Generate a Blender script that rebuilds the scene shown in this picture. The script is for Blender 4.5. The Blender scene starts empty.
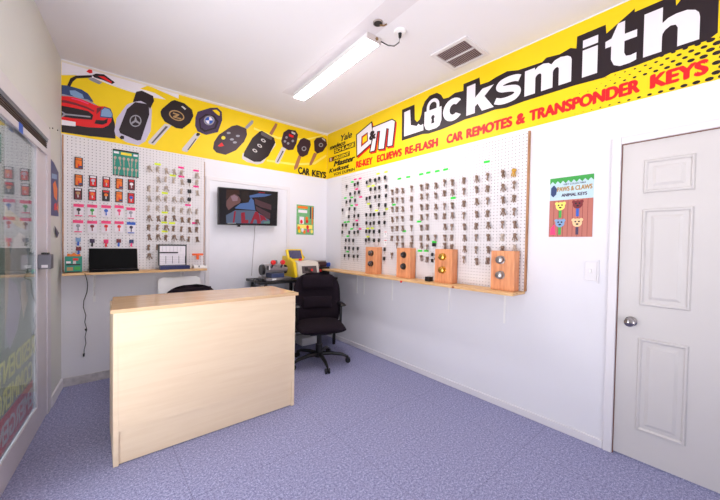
import bpy, bmesh, math, random
from mathutils import Vector, Matrix
from mathutils.geometry import delaunay_2d_cdt as cdt
random.seed(7)
C = bpy.context.scene.collection
PI = math.pi
TA = math.radians(5.75)
ROOM_H = 2.9665
# ------------------------------------------------------------------ materials
def lin(c):
    return tuple(((v/255/12.92) if v/255 <= .04045 else ((v/255+.055)/1.055)**2.4) for v in c)+(1,)
MATS = {}
def mat(name, c=(200,200,200), rough=.5, metal=0, spec=.5, emit=0, var=0.0, scale=8, bump=0, coat=0):
    if name in MATS: return MATS[name]
    m = bpy.data.materials.new(name); m.use_nodes = True
    nt = m.node_tree; b = nt.nodes['Principled BSDF']
    b.inputs['Base Color'].default_value = lin(c); b.inputs['Roughness'].default_value = rough
    b.inputs['Metallic'].default_value = metal; b.inputs['Specular IOR Level'].default_value = spec
    b.inputs['Coat Weight'].default_value = coat
    if emit:
        b.inputs['Emission Color'].default_value = lin(c); b.inputs['Emission Strength'].default_value = emit
    tc = nt.nodes.new('ShaderNodeTexCoord'); n = nt.nodes.new('ShaderNodeTexNoise')
    n.inputs['Scale'].default_value = scale; n.inputs['Detail'].default_value = 4
    nt.links.new(tc.outputs['Object'], n.inputs['Vector'])
    mx = nt.nodes.new('ShaderNodeMixRGB'); mx.blend_type = 'MULTIPLY'; mx.inputs[1].default_value = lin(c)
    cr = nt.nodes.new('ShaderNodeValToRGB'); v = max(0, 1-max(var,.03))
    cr.color_ramp.elements[0].position = .3; cr.color_ramp.elements[0].color = (v,v,v,1)
    cr.color_ramp.elements[1].position = .7; cr.color_ramp.elements[1].color = (1,1,1,1)
    nt.links.new(n.outputs['Fac'], cr.inputs[0]); nt.links.new(cr.outputs[0], mx.inputs[2]); mx.inputs[0].default_value = 1
    nt.links.new(mx.outputs[0], b.inputs['Base Color'])
    if bump:
        bp = nt.nodes.new('ShaderNodeBump'); bp.inputs['Strength'].default_value = bump; bp.inputs['Distance'].default_value = .004
        nt.links.new(n.outputs['Fac'], bp.inputs['Height']); nt.links.new(bp.outputs[0], b.inputs['Normal'])
    MATS[name] = m
    return m
def N(m, t, **k):
    n = m.node_tree.nodes.new(t)
    for a, v in k.items(): setattr(n, a, v)
    return n
def wood(name, c1, c2, rough=.4, stretch=(1,14,14), scale=2.2, coat=0):
    m = mat(name, c1, rough, coat=coat); nt = m.node_tree; b = nt.nodes['Principled BSDF']
    tc = N(m,'ShaderNodeTexCoord'); mp = N(m,'ShaderNodeMapping'); mp.inputs['Scale'].default_value = stretch
    no = N(m,'ShaderNodeTexNoise'); no.inputs['Scale'].default_value = scale; no.inputs['Detail'].default_value = 6; no.inputs['Distortion'].default_value = .6
    cr = N(m,'ShaderNodeValToRGB'); cr.color_ramp.elements[0].color = lin(c2); cr.color_ramp.elements[0].position = .32
    cr.color_ramp.elements[1].color = lin(c1); cr.color_ramp.elements[1].position = .62
    nt.links.new(tc.outputs['Object'], mp.inputs[0]); nt.links.new(mp.outputs[0], no.inputs['Vector'])
    nt.links.new(no.outputs['Fac'], cr.inputs[0]); nt.links.new(cr.outputs[0], b.inputs['Base Color'])
    return m
def pegmat():
    m = mat('pegboard_white', (224,219,221), .45); nt = m.node_tree; b = nt.nodes['Principled BSDF']
    tc = N(m,'ShaderNodeTexCoord'); sp = N(m,'ShaderNodeSeparateXYZ'); nt.links.new(tc.outputs['Object'], sp.inputs[0])
    d = []
    for ax, p in (('X',.0285),('Z',.0275)):
        a = N(m,'ShaderNodeMath',operation='DIVIDE'); a.inputs[1].default_value = p; nt.links.new(sp.outputs[ax], a.inputs[0])
        f = N(m,'ShaderNodeMath',operation='FRACT'); nt.links.new(a.outputs[0], f.inputs[0])
        s = N(m,'ShaderNodeMath',operation='SUBTRACT'); s.inputs[1].default_value = .5; nt.links.new(f.outputs[0], s.inputs[0])
        q = N(m,'ShaderNodeMath',operation='POWER'); q.inputs[1].default_value = 2; nt.links.new(s.outputs[0], q.inputs[0]); d.append(q)
    su = N(m,'ShaderNodeMath',operation='ADD'); nt.links.new(d[0].outputs[0], su.inputs[0]); nt.links.new(d[1].outputs[0], su.inputs[1])
    lt = N(m,'ShaderNodeMath',operation='LESS_THAN'); lt.inputs[1].default_value = .125**2; nt.links.new(su.outputs[0], lt.inputs[0])
    mx = N(m,'ShaderNodeMixRGB'); mx.inputs[1].default_value = lin((224,219,221)); mx.inputs[2].default_value = lin((84,68,74))
    nt.links.new(lt.outputs[0], mx.inputs[0]); nt.links.new(mx.outputs[0], b.inputs['Base Color'])
    return m
def carpet():
    m = mat('carpet', (120,115,140), .95, spec=.15); nt = m.node_tree; b = nt.nodes['Principled BSDF']
    tc = N(m,'ShaderNodeTexCoord')
    n1 = N(m,'ShaderNodeTexNoise'); n1.inputs['Scale'].default_value = 170; n1.inputs['Detail'].default_value = 3
    n2 = N(m,'ShaderNodeTexNoise'); n2.inputs['Scale'].default_value = 75; n2.inputs['Detail'].default_value = 4
    n3 = N(m,'ShaderNodeTexNoise'); n3.inputs['Scale'].default_value = 2.0
    for n in (n1,n2,n3): nt.links.new(tc.outputs['Object'], n.inputs['Vector'])
    cr = N(m,'ShaderNodeValToRGB'); e = cr.color_ramp.elements
    e[0].position = .36; e[0].color = lin((106,106,140)); e[1].position = .66; e[1].color = lin((190,192,224))
    k = e.new(.52); k.color = lin((150,150,184))
    ad = N(m,'ShaderNodeMixRGB'); ad.inputs[0].default_value = .45
    nt.links.new(n1.outputs['Fac'], ad.inputs[1]); nt.links.new(n2.outputs['Fac'], ad.inputs[2]); nt.links.new(ad.outputs[0], cr.inputs[0])
    # carpet tile seams every 0.914 m
    sp = N(m,'ShaderNodeSeparateXYZ'); nt.links.new(tc.outputs['Object'], sp.inputs[0]); mins = []
    for ax, o in (('X',.42),('Y',.3)):
        a = N(m,'ShaderNodeMath',operation='ADD'); a.inputs[1].default_value = o+20*.914; nt.links.new(sp.outputs[ax], a.inputs[0])
        f = N(m,'ShaderNodeMath',operation='MODULO'); f.inputs[1].default_value = .914; nt.links.new(a.outputs[0], f.inputs[0])
        l = N(m,'ShaderNodeMath',operation='LESS_THAN'); l.inputs[1].default_value = .004; nt.links.new(f.outputs[0], l.inputs[0]); mins.append(l)
    mx = N(m,'ShaderNodeMath',operation='MAXIMUM'); nt.links.new(mins[0].outputs[0], mx.inputs[0]); nt.links.new(mins[1].outputs[0], mx.inputs[1])
    sc = N(m,'ShaderNodeMath',operation='MULTIPLY'); sc.inputs[1].default_value = .35; nt.links.new(mx.outputs[0], sc.inputs[0])
    mm = N(m,'ShaderNodeMixRGB'); mm.inputs[2].default_value = lin((80,75,95)); nt.links.new(sc.outputs[0], mm.inputs[0]); nt.links.new(cr.outputs[0], mm.inputs[1])
    nt.links.new(mm.outputs[0], b.inputs['Base Color'])
    bp = N(m,'ShaderNodeBump'); bp.inputs['Strength'].default_value = .4; bp.inputs['Distance'].default_value = .004
    nt.links.new(n1.outputs['Fac'], bp.inputs['Height']); nt.links.new(bp.outputs[0], b.inputs['Normal'])
    return m
def film(name, c, trans=.1):
    m = mat(name, c, .12); nt = m.node_tree; b = nt.nodes['Principled BSDF']; out = nt.nodes['Material Output']
    t = N(m,'ShaderNodeBsdfTranslucent'); t.inputs[0].default_value = lin(c)
    mx = N(m,'ShaderNodeMixShader'); mx.inputs[0].default_value = trans
    nt.links.new(b.outputs[0], mx.inputs[1]); nt.links.new(t.outputs[0], mx.inputs[2]); nt.links.new(mx.outputs[0], out.inputs[0])
    return m
def glass(name):
    m = mat(name, (235,245,245), .02); nt = m.node_tree; out = nt.nodes['Material Output']
    tr = N(m,'ShaderNodeBsdfTransparent'); tr.inputs[0].default_value = (.93,.96,.96,1)
    g = N(m,'ShaderNodeBsdfGlossy'); g.inputs['Roughness'].default_value = .03
    lw = N(m,'ShaderNodeLayerWeight'); lw.inputs[0].default_value = .5
    pw = N(m,'ShaderNodeMath',operation='POWER'); pw.inputs[1].default_value = 5; nt.links.new(lw.outputs['Facing'], pw.inputs[0])
    f = N(m,'ShaderNodeMath',operation='MULTIPLY_ADD'); f.inputs[1].default_value = .94; f.inputs[2].default_value = .05; nt.links.new(pw.outputs[0], f.inputs[0])
    mx = N(m,'ShaderNodeMixShader'); nt.links.new(f.outputs[0], mx.inputs[0])
    nt.links.new(tr.outputs[0], mx.inputs[1]); nt.links.new(g.outputs[0], mx.inputs[2]); nt.links.new(mx.outputs[0], out.inputs[0])
    return m
# ------------------------------------------------------------------ mesh building
class MB:
    def __init__(s): s.bm = bmesh.new()
    def _new(s, verts, M=None):
        if M is not None: bmesh.ops.transform(s.bm, matrix=M, verts=verts)
    def box(s, c, size, rot=None, bev=0):
        t = bmesh.new(); r = bmesh.ops.create_cube(t, size=1)
        bmesh.ops.scale(t, vec=size, verts=t.verts)
        if bev: bmesh.ops.bevel(t, geom=t.edges[:], offset=bev, segments=2, affect='EDGES', profile=.6)
        M = Matrix.Translation(c) @ (rot.to_4x4() if rot else Matrix())
        bmesh.ops.transform(t, matrix=M, verts=t.verts); s.merge(t); return s
    def b2(s, x0,x1,y0,y1,z0,z1, bev=0):
        return s.box(((x0+x1)/2,(y0+y1)/2,(z0+z1)/2),(abs(x1-x0),abs(y1-y0),abs(z1-z0)),bev=bev)
    def sheet(s, x0,x1,y,z0,z1):
        s.bm.faces.new([s.bm.verts.new(p) for p in ((x0,y,z0),(x1,y,z0),(x1,y,z1),(x0,y,z1))]); return s
    def merge(s, t):
        me = bpy.data.meshes.new('t'); t.to_mesh(me); s.bm.from_mesh(me); bpy.data.meshes.remove(me); t.free()
    def cyl(s, a, b, r, r2=None, seg=16, cap=True):
        a, b = Vector(a), Vector(b); d = b-a; t = bmesh.new()
        bmesh.ops.create_cone(t, cap_ends=cap, segments=seg, radius1=r, radius2=r if r2 is None else r2, depth=d.length)
        M = Matrix.Translation((a+b)/2) @ d.to_track_quat('Z','Y').to_matrix().to_4x4()
        bmesh.ops.transform(t, matrix=M, verts=t.verts); s.merge(t); return s
    def ball(s, c, r, sc=(1,1,1), seg=16):
        t = bmesh.new(); bmesh.ops.create_uvsphere(t, u_segments=seg, v_segments=max(6,seg//2), radius=r)
        bmesh.ops.transform(t, matrix=Matrix.Translation(c) @ Matrix.Diagonal((*sc,1)), verts=t.verts); s.merge(t); return s
    def tube(s, pts, r, seg=8):
        P = [Vector(p) for p in pts]; rings = []; up = Vector((0,0,1))
        for i, p in enumerate(P):
            d = (P[min(i+1,len(P)-1)]-P[max(i-1,0)]).normalized()
            x = d.cross(up) if abs(d.dot(up)) < .95 else d.cross(Vector((1,0,0)))
            x.normalize(); y = d.cross(x)
            rr = r[i] if isinstance(r,(list,tuple)) else r
            rings.append([s.bm.verts.new(p+(x*math.cos(2*PI*k/seg)+y*math.sin(2*PI*k/seg))*rr) for k in range(seg)])
        for i in range(len(rings)-1):
            for k in range(seg): s.bm.faces.new((rings[i][k],rings[i][(k+1)%seg],rings[i+1][(k+1)%seg],rings[i+1][k]))
        s.bm.faces.new(rings[0][::-1]); s.bm.faces.new(rings[-1]); return s
    def prism(s, pts, y0, y1):
        """outline in local (x, z) extruded from y0 (front) to y1 (back)"""
        t = bmesh.new(); vs = [t.verts.new((p[0], y0, p[1])) for p in pts]
        f = t.faces.new(vs)
        if f.normal.y > 0: f.normal_flip()
        r = bmesh.ops.extrude_face_region(t, geom=[f])
        bmesh.ops.translate(t, vec=(0,y1-y0,0), verts=[v for v in r['geom'] if isinstance(v, bmesh.types.BMVert)])
        bmesh.ops.recalc_face_normals(t, faces=t.faces); bmesh.ops.triangulate(t, faces=[f for f in t.faces if len(f.verts)>4])
        s.merge(t); return s
    def lathe(s, prof, c=(0,0,0), axis='Z', seg=24):
        """prof: list of (r, h)"""
        rings = []
        for r, h in prof:
            ring = []
            for k in range(seg):
                a = 2*PI*k/seg
                p = {'Z':(r*math.cos(a), r*math.sin(a), h),'Y':(r*math.cos(a), h, r*math.sin(a)),'X':(h, r*math.cos(a), r*math.sin(a))}[axis]
                ring.append(s.bm.verts.new(Vector(p)+Vector(c)))
            rings.append(ring)
        for i in range(len(rings)-1):
            for k in range(seg): s.bm.faces.new((rings[i][k],rings[i][(k+1)%seg],rings[i+1][(k+1)%seg],rings[i+1][k]))
        s.bm.faces.new(rings[0]); s.bm.faces.new(rings[-1]); return s
    def pad(s, w, h, t, out=lambda v:1, bend=lambda u,v:0, nu=20, nv=20, p=4, M=None):
        """cushion: local x width, z height, y thickness"""
        b = bmesh.new(); F = []
        for side in (-1,1):
            g = []
            for j in range(nv+1):
                v = -math.cos(PI*j/nv); row = []
                for i in range(nu+1):
                    u = -math.cos(PI*i/nu)
                    th = max(0,(1-abs(u)**p))**.5*max(0,(1-abs(v)**p))**.5
                    row.append(b.verts.new((u*w/2*out(v), bend(u,v)+side*t/2*th, v*h/2)))
                g.append(row)
            for j in range(nv):
                for i in range(nu):
                    q = (g[j][i],g[j][i+1],g[j+1][i+1],g[j+1][i]); b.faces.new(q if side<0 else q[::-1])
        bmesh.ops.remove_doubles(b, verts=b.verts, dist=1e-5)
        bmesh.ops.recalc_face_normals(b, faces=b.faces)
        if M is not None: bmesh.ops.transform(b, matrix=M, verts=b.verts)
        s.merge(b); return s
    def mesh(s, name, m, smooth=False):
        bmesh.ops.recalc_face_normals(s.bm, faces=s.bm.faces)
        me = bpy.data.meshes.new(name); s.bm.to_mesh(me); s.bm.free(); me.materials.append(m)
        if smooth:
            for p in me.polygons: p.use_smooth = True
            try: me.set_sharp_from_angle(angle=math.radians(40))
            except Exception: pass
        return me
    def build(s, name, m, parent=None, smooth=False, loc=None, rz=None):
        o = bpy.data.objects.new(name, s.mesh(name, m, smooth)); C.objects.link(o)
        if parent: o.parent = parent
        if loc is not None: o.location = loc
        if rz is not None: o.rotation_euler.z = rz
        return o
def tag(o, label, cat, group=None, kind=None):
    o['label'] = label; o['category'] = cat
    if group: o['group'] = group
    if kind: o['kind'] = kind
    return o
def thing(name, label, cat, loc=(0,0,0), rz=0, group=None):
    o = bpy.data.objects.new(name, None); C.objects.link(o); o.location = loc; o.rotation_euler.z = rz
    o.empty_display_size = .05
    return tag(o, label, cat, group)
def struct(o): o['kind'] = 'structure'; return o
def copy_tree(o, parent=None):
    c = o.copy(); C.objects.link(c); c.parent = parent
    for ch in KIDS.get(o.name, list(o.children)): copy_tree(ch, c)
    return c
KIDS = {}
# wall frames: local x runs along the wall to the right, local -y comes out into the room, z up
RZ = {'R':-PI/2, 'B':0.0, 'L':PI/2-TA}
ORG = {'R':Vector((0,0,0)), 'B':Vector((0,0,0)), 'L':Vector((-2.8696,0,0))}
def W(f, u, v, d=0):
    return ORG[f] + Matrix.Rotation(RZ[f],3,'Z') @ Vector((u,-d,v))
def place(o, f, u=0, v=0, d=0):
    o.location = W(f,u,v,d); o.rotation_euler.z = RZ[f]; return o
# ------------------------------------------------------------------ lettering (flat print, built as real thin letters)
def glyphs(txt, offset=.02, shear=0, size=1):
    cu = bpy.data.curves.new('t','FONT'); cu.body = txt; cu.offset = offset; cu.shear = shear; cu.resolution_u = 4; cu.size = size
    ob = bpy.data.objects.new('t', cu); C.objects.link(ob)
    dg = bpy.context.evaluated_depsgraph_get(); me = bpy.data.meshes.new_from_object(ob.evaluated_get(dg))
    bpy.data.objects.remove(ob); bpy.data.curves.remove(cu)
    return me
def put_text(mb, txt, u0, u1, v0, v1, d, offset=.02, shear=0, mirror=False, rise=0, t=.0008, fitbox=None):
    me = glyphs(txt, 0 if offset>.015 else offset, shear); xs = [v.co.x for v in me.vertices]; ys = [v.co.y for v in me.vertices]
    a, b, c, e = min(xs), max(xs), min(ys), max(ys)
    bm = bmesh.new()
    if offset > .015:    # bold: union of shifted copies of the letters, letter by letter resolved into one clean outline
        V, F = [], []; base = [v.co.xy.copy() for v in me.vertices]; polys = [tuple(p.vertices) for p in me.polygons]; n = len(base)
        for k in range(6):
            o = Vector((offset*math.cos(2*PI*k/6)*1.6, offset*math.sin(2*PI*k/6+.3)))
            V += [p+o for p in base]; F += [[i+k*n for i in p] for p in polys]
        r = cdt(V, [], F, 1, 1e-5); a -= offset*1.6; b += offset*1.6; c -= offset; e += offset
        vv = [bm.verts.new((p[0],p[1],0)) for p in r[0]]
        tri = [[V[i] for i in f] for f in F]; B = {}
        for T3 in tri:
            for q in range(int(min(p.x for p in T3)*8)-1, int(max(p.x for p in T3)*8)+2): B.setdefault(q,[]).append(T3)
        def inside(x, y):
            for T3 in B.get(math.floor(x*8),()):
                s = None; ok = True; L = len(T3)
                for i in range(L):
                    p, q = T3[i], T3[(i+1)%L]; cr = (q.x-p.x)*(y-p.y)-(q.y-p.y)*(x-p.x)
                    if s is None: s = cr > 0
                    elif (cr > 0) != s: ok = False; break
                if ok: return True
            return False
        for f in r[2]:
            g = sum((r[0][i] for i in f), Vector((0,0)))/len(f)
            if not inside(g.x, g.y): continue
            try: bm.faces.new([vv[i] for i in f])
            except ValueError: pass
        bpy.data.meshes.remove(me)
    else: bm.from_mesh(me); bpy.data.meshes.remove(me)
    for v in bm.verts:
        fx = (v.co.x-a)/(b-a); fy = (v.co.y-c)/(e-c)
        u = u0+(u1-u0)*(1-fx if mirror else fx); v.co = Vector((u, -d, v0+(v1-v0)*fy+rise*fx))
    r = bmesh.ops.extrude_face_region(bm, geom=bm.faces[:])
    bmesh.ops.translate(bm, vec=(0,t,0), verts=[q for q in r['geom'] if isinstance(q, bmesh.types.BMVert)])
    mb.merge(bm)
def put_poly(mb, pts, u0, u1, v0, v1, y0, y1):
    mb.prism([(u0+(u1-u0)*a, v0+(v1-v0)*b) for a,b in pts], y0, y1)
def spline(P, n=6):
    o = []
    for i in range(len(P)-1):
        p0, p1, p2, p3 = P[max(i-1,0)], P[i], P[i+1], P[min(i+2,len(P)-1)]
        for k in range(n):
            t = k/n; o.append(tuple(.5*(2*p1[j]+(p2[j]-p0[j])*t+(2*p0[j]-5*p1[j]+4*p2[j]-p3[j])*t*t+(3*p1[j]-p0[j]-3*p2[j]+p3[j])*t**3) for j in (0,1)))
    return o+[P[-1]]
def stroke(P, w):
    a, b = [], []
    for i, p in enumerate(P):
        q, r = P[max(i-1,0)], P[min(i+1,len(P)-1)]; dx, dy = r[0]-q[0], r[1]-q[1]; l = math.hypot(dx,dy); nx, ny = -dy/l*w/2, dx/l*w/2
        a.append((p[0]+nx,p[1]+ny)); b.append((p[0]-nx,p[1]-ny))
    return a+b[::-1]
ORDN = ['zeroth','first','second','third','fourth','fifth','sixth','seventh','eighth','ninth','tenth','eleventh','twelfth','thirteenth','fourteenth','fifteenth','sixteenth','seventeenth','eighteenth','nineteenth','twentieth','twenty-first','twenty-second','twenty-third','twenty-fourth','twenty-fifth']

EXPO = 0.07
SKY = (.86,.92,1.0); SKYS = 3.2
GRD = (1.0,.98,.99); GRDS = 9.5
LW1 = 2.9; FWX0 = -3.0; FWX1 = -1.5
LAMP = 42.0

LB = [(-2.211,2.092,1,1,0),(-2.21,1.887,1,3,0),(-2.21,1.787,1,4,0),(-2.21,1.686,1,5,0),(-2.209,1.585,1,6,0),(-2.209,1.491,1,7,0),(-2.209,1.391,1,8,0),(-2.208,1.285,1,9,0),(-2.208,1.195,1,10,0),(-2.133,2.098,2,1,0),(-2.133,1.992,2,2,0),(-2.133,1.893,2,3,0),(-2.132,1.796,2,4,0),(-2.132,1.693,2,5,0),(-2.131,1.587,2,6,0),(-2.131,1.494,2,7,0),(-2.131,1.393,2,8,0),(-2.13,1.286,2,9,0),(-2.061,2.094,3,1,0),(-2.06,2.005,3,2,0),(-2.06,1.905,3,3,0),(-2.059,1.797,3,4,0),(-2.059,1.7,3,5,0),(-2.058,1.592,3,6,0),(-2.058,1.493,3,7,0),(-2.057,1.389,3,8,0),(-1.988,2.094,4,1,0),(-1.987,2.002,4,2,0),(-1.986,1.799,4,4,0),(-1.986,1.693,4,5,0),(-1.985,1.6,4,6,0),(-1.985,1.489,4,7,0),(-1.984,1.391,4,8,0),(-1.912,2.093,5,1,0),(-1.912,1.994,5,2,0),(-1.911,1.897,5,3,0),(-1.911,1.801,5,4,0),(-1.91,1.687,5,5,0),(-1.91,1.587,5,6,0),(-1.909,1.487,5,7,0),(-1.909,1.387,5,8,0),(-1.84,2.004,6,2,1),(-1.839,1.891,6,3,1),(-1.838,1.802,6,4,1),(-1.838,1.688,6,5,0),(-1.837,1.586,6,6,0),(-1.836,1.482,6,7,0),(-1.836,1.379,6,8,0),(-1.763,2.087,7,1,0),(-1.762,2.009,7,2,0),(-1.761,1.894,7,3,0),(-1.76,1.687,7,5,0),(-1.759,1.572,7,6,0),(-1.759,1.487,7,7,0),(-1.758,1.379,7,8,0)]
LTAG = [(-2.132,2.151,'y'),(-1.994,2.054,'y'),(-2.067,1.858,'y'),(-2.067,1.652,'y'),(-2.07,1.546,'y'),(-1.998,1.544,'y'),(-2.066,1.452,'y'),(-1.916,2.151,'p'),(-1.911,2.055,'p'),(-1.767,2.142,'p'),(-1.766,1.965,'p'),(-1.846,1.751,'p'),(-1.776,1.556,'p')]
CARDS = [(-2.75,2.051,0,1,'or'),(-2.75,1.895,1,1,'or'),(-2.649,1.9,1,2,'bk'),(-2.551,1.904,1,3,'br'),(-2.452,1.902,1,4,'or'),(-2.356,1.905,1,5,'bw'),(-2.755,1.77,2,1,'bk2'),(-2.654,1.772,2,2,'br'),(-2.554,1.776,2,3,'bb'),(-2.454,1.775,2,4,'or'),(-2.358,1.771,2,5,'br2'),(-2.75,1.619,3,1,'pk_black'),(-2.655,1.622,3,2,'pk_green'),(-2.553,1.625,3,3,'pk_blue'),(-2.453,1.633,3,4,'pk_pink'),(-2.36,1.62,3,5,'pk_grey'),(-2.754,1.471,4,1,'pk_grey'),(-2.655,1.471,4,2,'pk_red'),(-2.553,1.476,4,3,'pk_red2'),(-2.453,1.478,4,4,'pk_pink2'),(-2.357,1.475,4,5,'blue')]
LOOSE = [(-2.753,1.333,5,1),(-2.655,1.325,5,2),(-2.553,1.322,5,3),(-2.456,1.328,5,4),(-2.355,1.325,5,5),(-2.75,1.25,6,1)]
RK = [(0.543,2.113,1,1),(0.713,2.114,1,2),(0.773,2.125,1,3),(0.951,2.112,1,4),(1.01,2.128,1,5),(1.104,2.118,1,6),(1.174,2.126,1,7),(1.272,2.124,1,8),(0.621,2.003,2,1),(0.722,2.009,2,2),(0.801,2.009,2,3),(1.022,2.017,2,4),(1.107,2.015,2,5),(1.178,2.019,2,6),(1.291,2.016,2,7),(0.544,1.904,3,1),(0.62,1.912,3,2),(0.724,1.908,3,3),(0.954,1.909,3,4),(1.012,1.916,3,5),(1.109,1.913,3,6),(1.181,1.915,3,7),(1.294,1.912,3,8),(0.458,1.804,4,1),(0.612,1.807,4,2),(0.719,1.799,4,3),(1.028,1.808,4,4),(1.179,1.813,4,5),(1.288,1.804,4,6),(0.599,1.706,5,1),(0.717,1.708,5,2),(0.797,1.709,5,3),(0.952,1.709,5,4),(1.032,1.705,5,5),(1.092,1.705,5,6),(1.178,1.708,5,7),(1.276,1.707,5,8),(0.466,1.598,6,1),(0.541,1.595,6,2),(0.708,1.599,6,3),(0.78,1.597,6,4),(0.957,1.608,6,5),(1.033,1.598,6,6),(1.095,1.604,6,7),(1.184,1.605,6,8),(1.279,1.601,6,9),(0.459,1.502,7,1),(0.614,1.496,7,2),(0.723,1.494,7,3),(0.796,1.502,7,4),(0.956,1.504,7,5),(1.019,1.503,7,6),(1.098,1.498,7,7),(1.192,1.5,7,8),(0.547,1.393,8,1),(0.616,1.394,8,2),(0.699,1.39,8,3),(0.955,1.395,8,4),(1.011,1.404,8,5),(1.102,1.392,8,6),(1.19,1.393,8,7),(0.536,1.29,9,1),(0.615,1.289,9,2),(0.708,1.284,9,3),(0.798,1.287,9,4),(1.287,1.29,9,5),(0.524,1.185,10,1),(0.613,1.189,10,2),(0.717,1.184,10,3),(0.801,1.188,10,4),(1.284,1.18,10,5)]
RWC = [(1.272,1.479),(1.275,1.38),(0.518,1.756)]
RB = [(1.385,1.954,1,1),(1.464,1.961,1,2),(1.542,1.951,1,3),(1.675,1.961,1,4),(1.804,1.956,1,5),(1.884,1.958,1,6),(1.986,1.95,1,7),(2.092,1.967,1,8),(2.175,1.958,1,9),(2.304,1.957,1,10),(2.425,1.955,1,11),(2.533,1.961,1,12),(2.662,1.964,1,13),(2.758,1.961,1,14),(1.387,1.86,2,1),(1.466,1.857,2,2),(1.545,1.85,2,3),(1.678,1.849,2,4),(1.807,1.858,2,5),(1.887,1.856,2,6),(1.988,1.853,2,7),(2.095,1.863,2,8),(2.178,1.863,2,9),(2.306,1.86,2,10),(2.428,1.859,2,11),(2.536,1.854,2,12),(2.665,1.848,2,13),(2.761,1.859,2,14),(1.39,1.758,3,1),(1.469,1.754,3,2),(1.548,1.749,3,3),(1.681,1.75,3,4),(1.81,1.75,3,5),(1.89,1.747,3,6),(1.991,1.74,3,7),(2.098,1.74,3,8),(2.181,1.739,3,9),(2.31,1.745,3,10),(2.431,1.752,3,11),(2.538,1.751,3,12),(2.668,1.746,3,13),(2.764,1.748,3,14),(1.393,1.641,4,1),(1.472,1.646,4,2),(1.55,1.643,4,3),(1.684,1.646,4,4),(1.812,1.644,4,5),(1.892,1.648,4,6),(1.994,1.647,4,7),(2.101,1.641,4,8),(2.184,1.644,4,9),(2.312,1.638,4,10),(2.434,1.64,4,11),(2.541,1.639,4,12),(2.671,1.646,4,13),(2.767,1.643,4,14),(1.396,1.534,5,1),(1.475,1.538,5,2),(1.553,1.539,5,3),(1.687,1.54,5,4),(1.815,1.538,5,5),(1.895,1.54,5,6),(2.104,1.538,5,8),(2.187,1.536,5,9),(2.315,1.533,5,10),(2.437,1.534,5,11),(2.544,1.539,5,12),(2.674,1.543,5,13),(2.77,1.539,5,14),(1.399,1.428,6,1),(1.478,1.428,6,2),(1.556,1.428,6,3),(1.69,1.43,6,4),(1.818,1.432,6,5),(1.898,1.435,6,6),(1.999,1.435,6,7),(2.106,1.434,6,8),(2.189,1.434,6,9),(2.318,1.431,6,10),(2.439,1.436,6,11),(2.547,1.435,6,12),(2.677,1.435,6,13),(2.772,1.437,6,14),(1.48,1.352,7,2),(1.558,1.353,7,3),(1.691,1.361,7,4),(1.82,1.353,7,5),(1.901,1.336,7,6),(2.108,1.355,7,8),(2.192,1.342,7,9),(2.321,1.33,7,10),(2.442,1.327,7,11),(2.55,1.33,7,12),(2.679,1.335,7,13),(2.775,1.345,7,14),(1.404,1.235,8,1),(1.824,1.224,8,5),(1.904,1.211,8,6),(2.005,1.241,8,7),(2.323,1.234,8,10),(2.445,1.222,8,11),(2.552,1.232,8,12)]
RTAG = [(0.688,2.199,'p'),(0.786,2.195,'p'),(0.724,2.068,'p'),(0.804,1.956,'p'),(0.724,1.861,'p'),(0.735,1.658,'p'),(0.803,1.548,'p'),(0.628,2.172,'g'),(0.48,1.975,'g'),(0.623,1.968,'g'),(0.623,1.862,'g'),(0.483,1.647,'g'),(0.553,1.648,'g'),(0.63,1.552,'g'),(0.548,1.456,'g'),(0.553,1.247,'g'),(1.475,2.093,'g'),(1.604,2.093,'g'),(1.783,2.096,'g'),(1.876,2.098,'g'),(1.986,2.095,'g'),(2.085,2.095,'g'),(2.177,1.809,'g'),(1.398,1.809,'g'),(1.768,1.602,'g'),(1.561,1.505,'g'),(1.97,1.388,'g'),(1.789,1.294,'g'),(1.873,1.297,'g'),(2.508,2.091,'g'),(1.123,2.203,'y'),(1.259,2.203,'y'),(0.957,2.074,'y'),(1.037,2.071,'y'),(0.963,1.856,'y'),(1.108,1.763,'y'),(1.279,1.769,'y'),(0.953,1.549,'y'),(1.038,1.551,'y'),(0.959,1.448,'y')]
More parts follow.
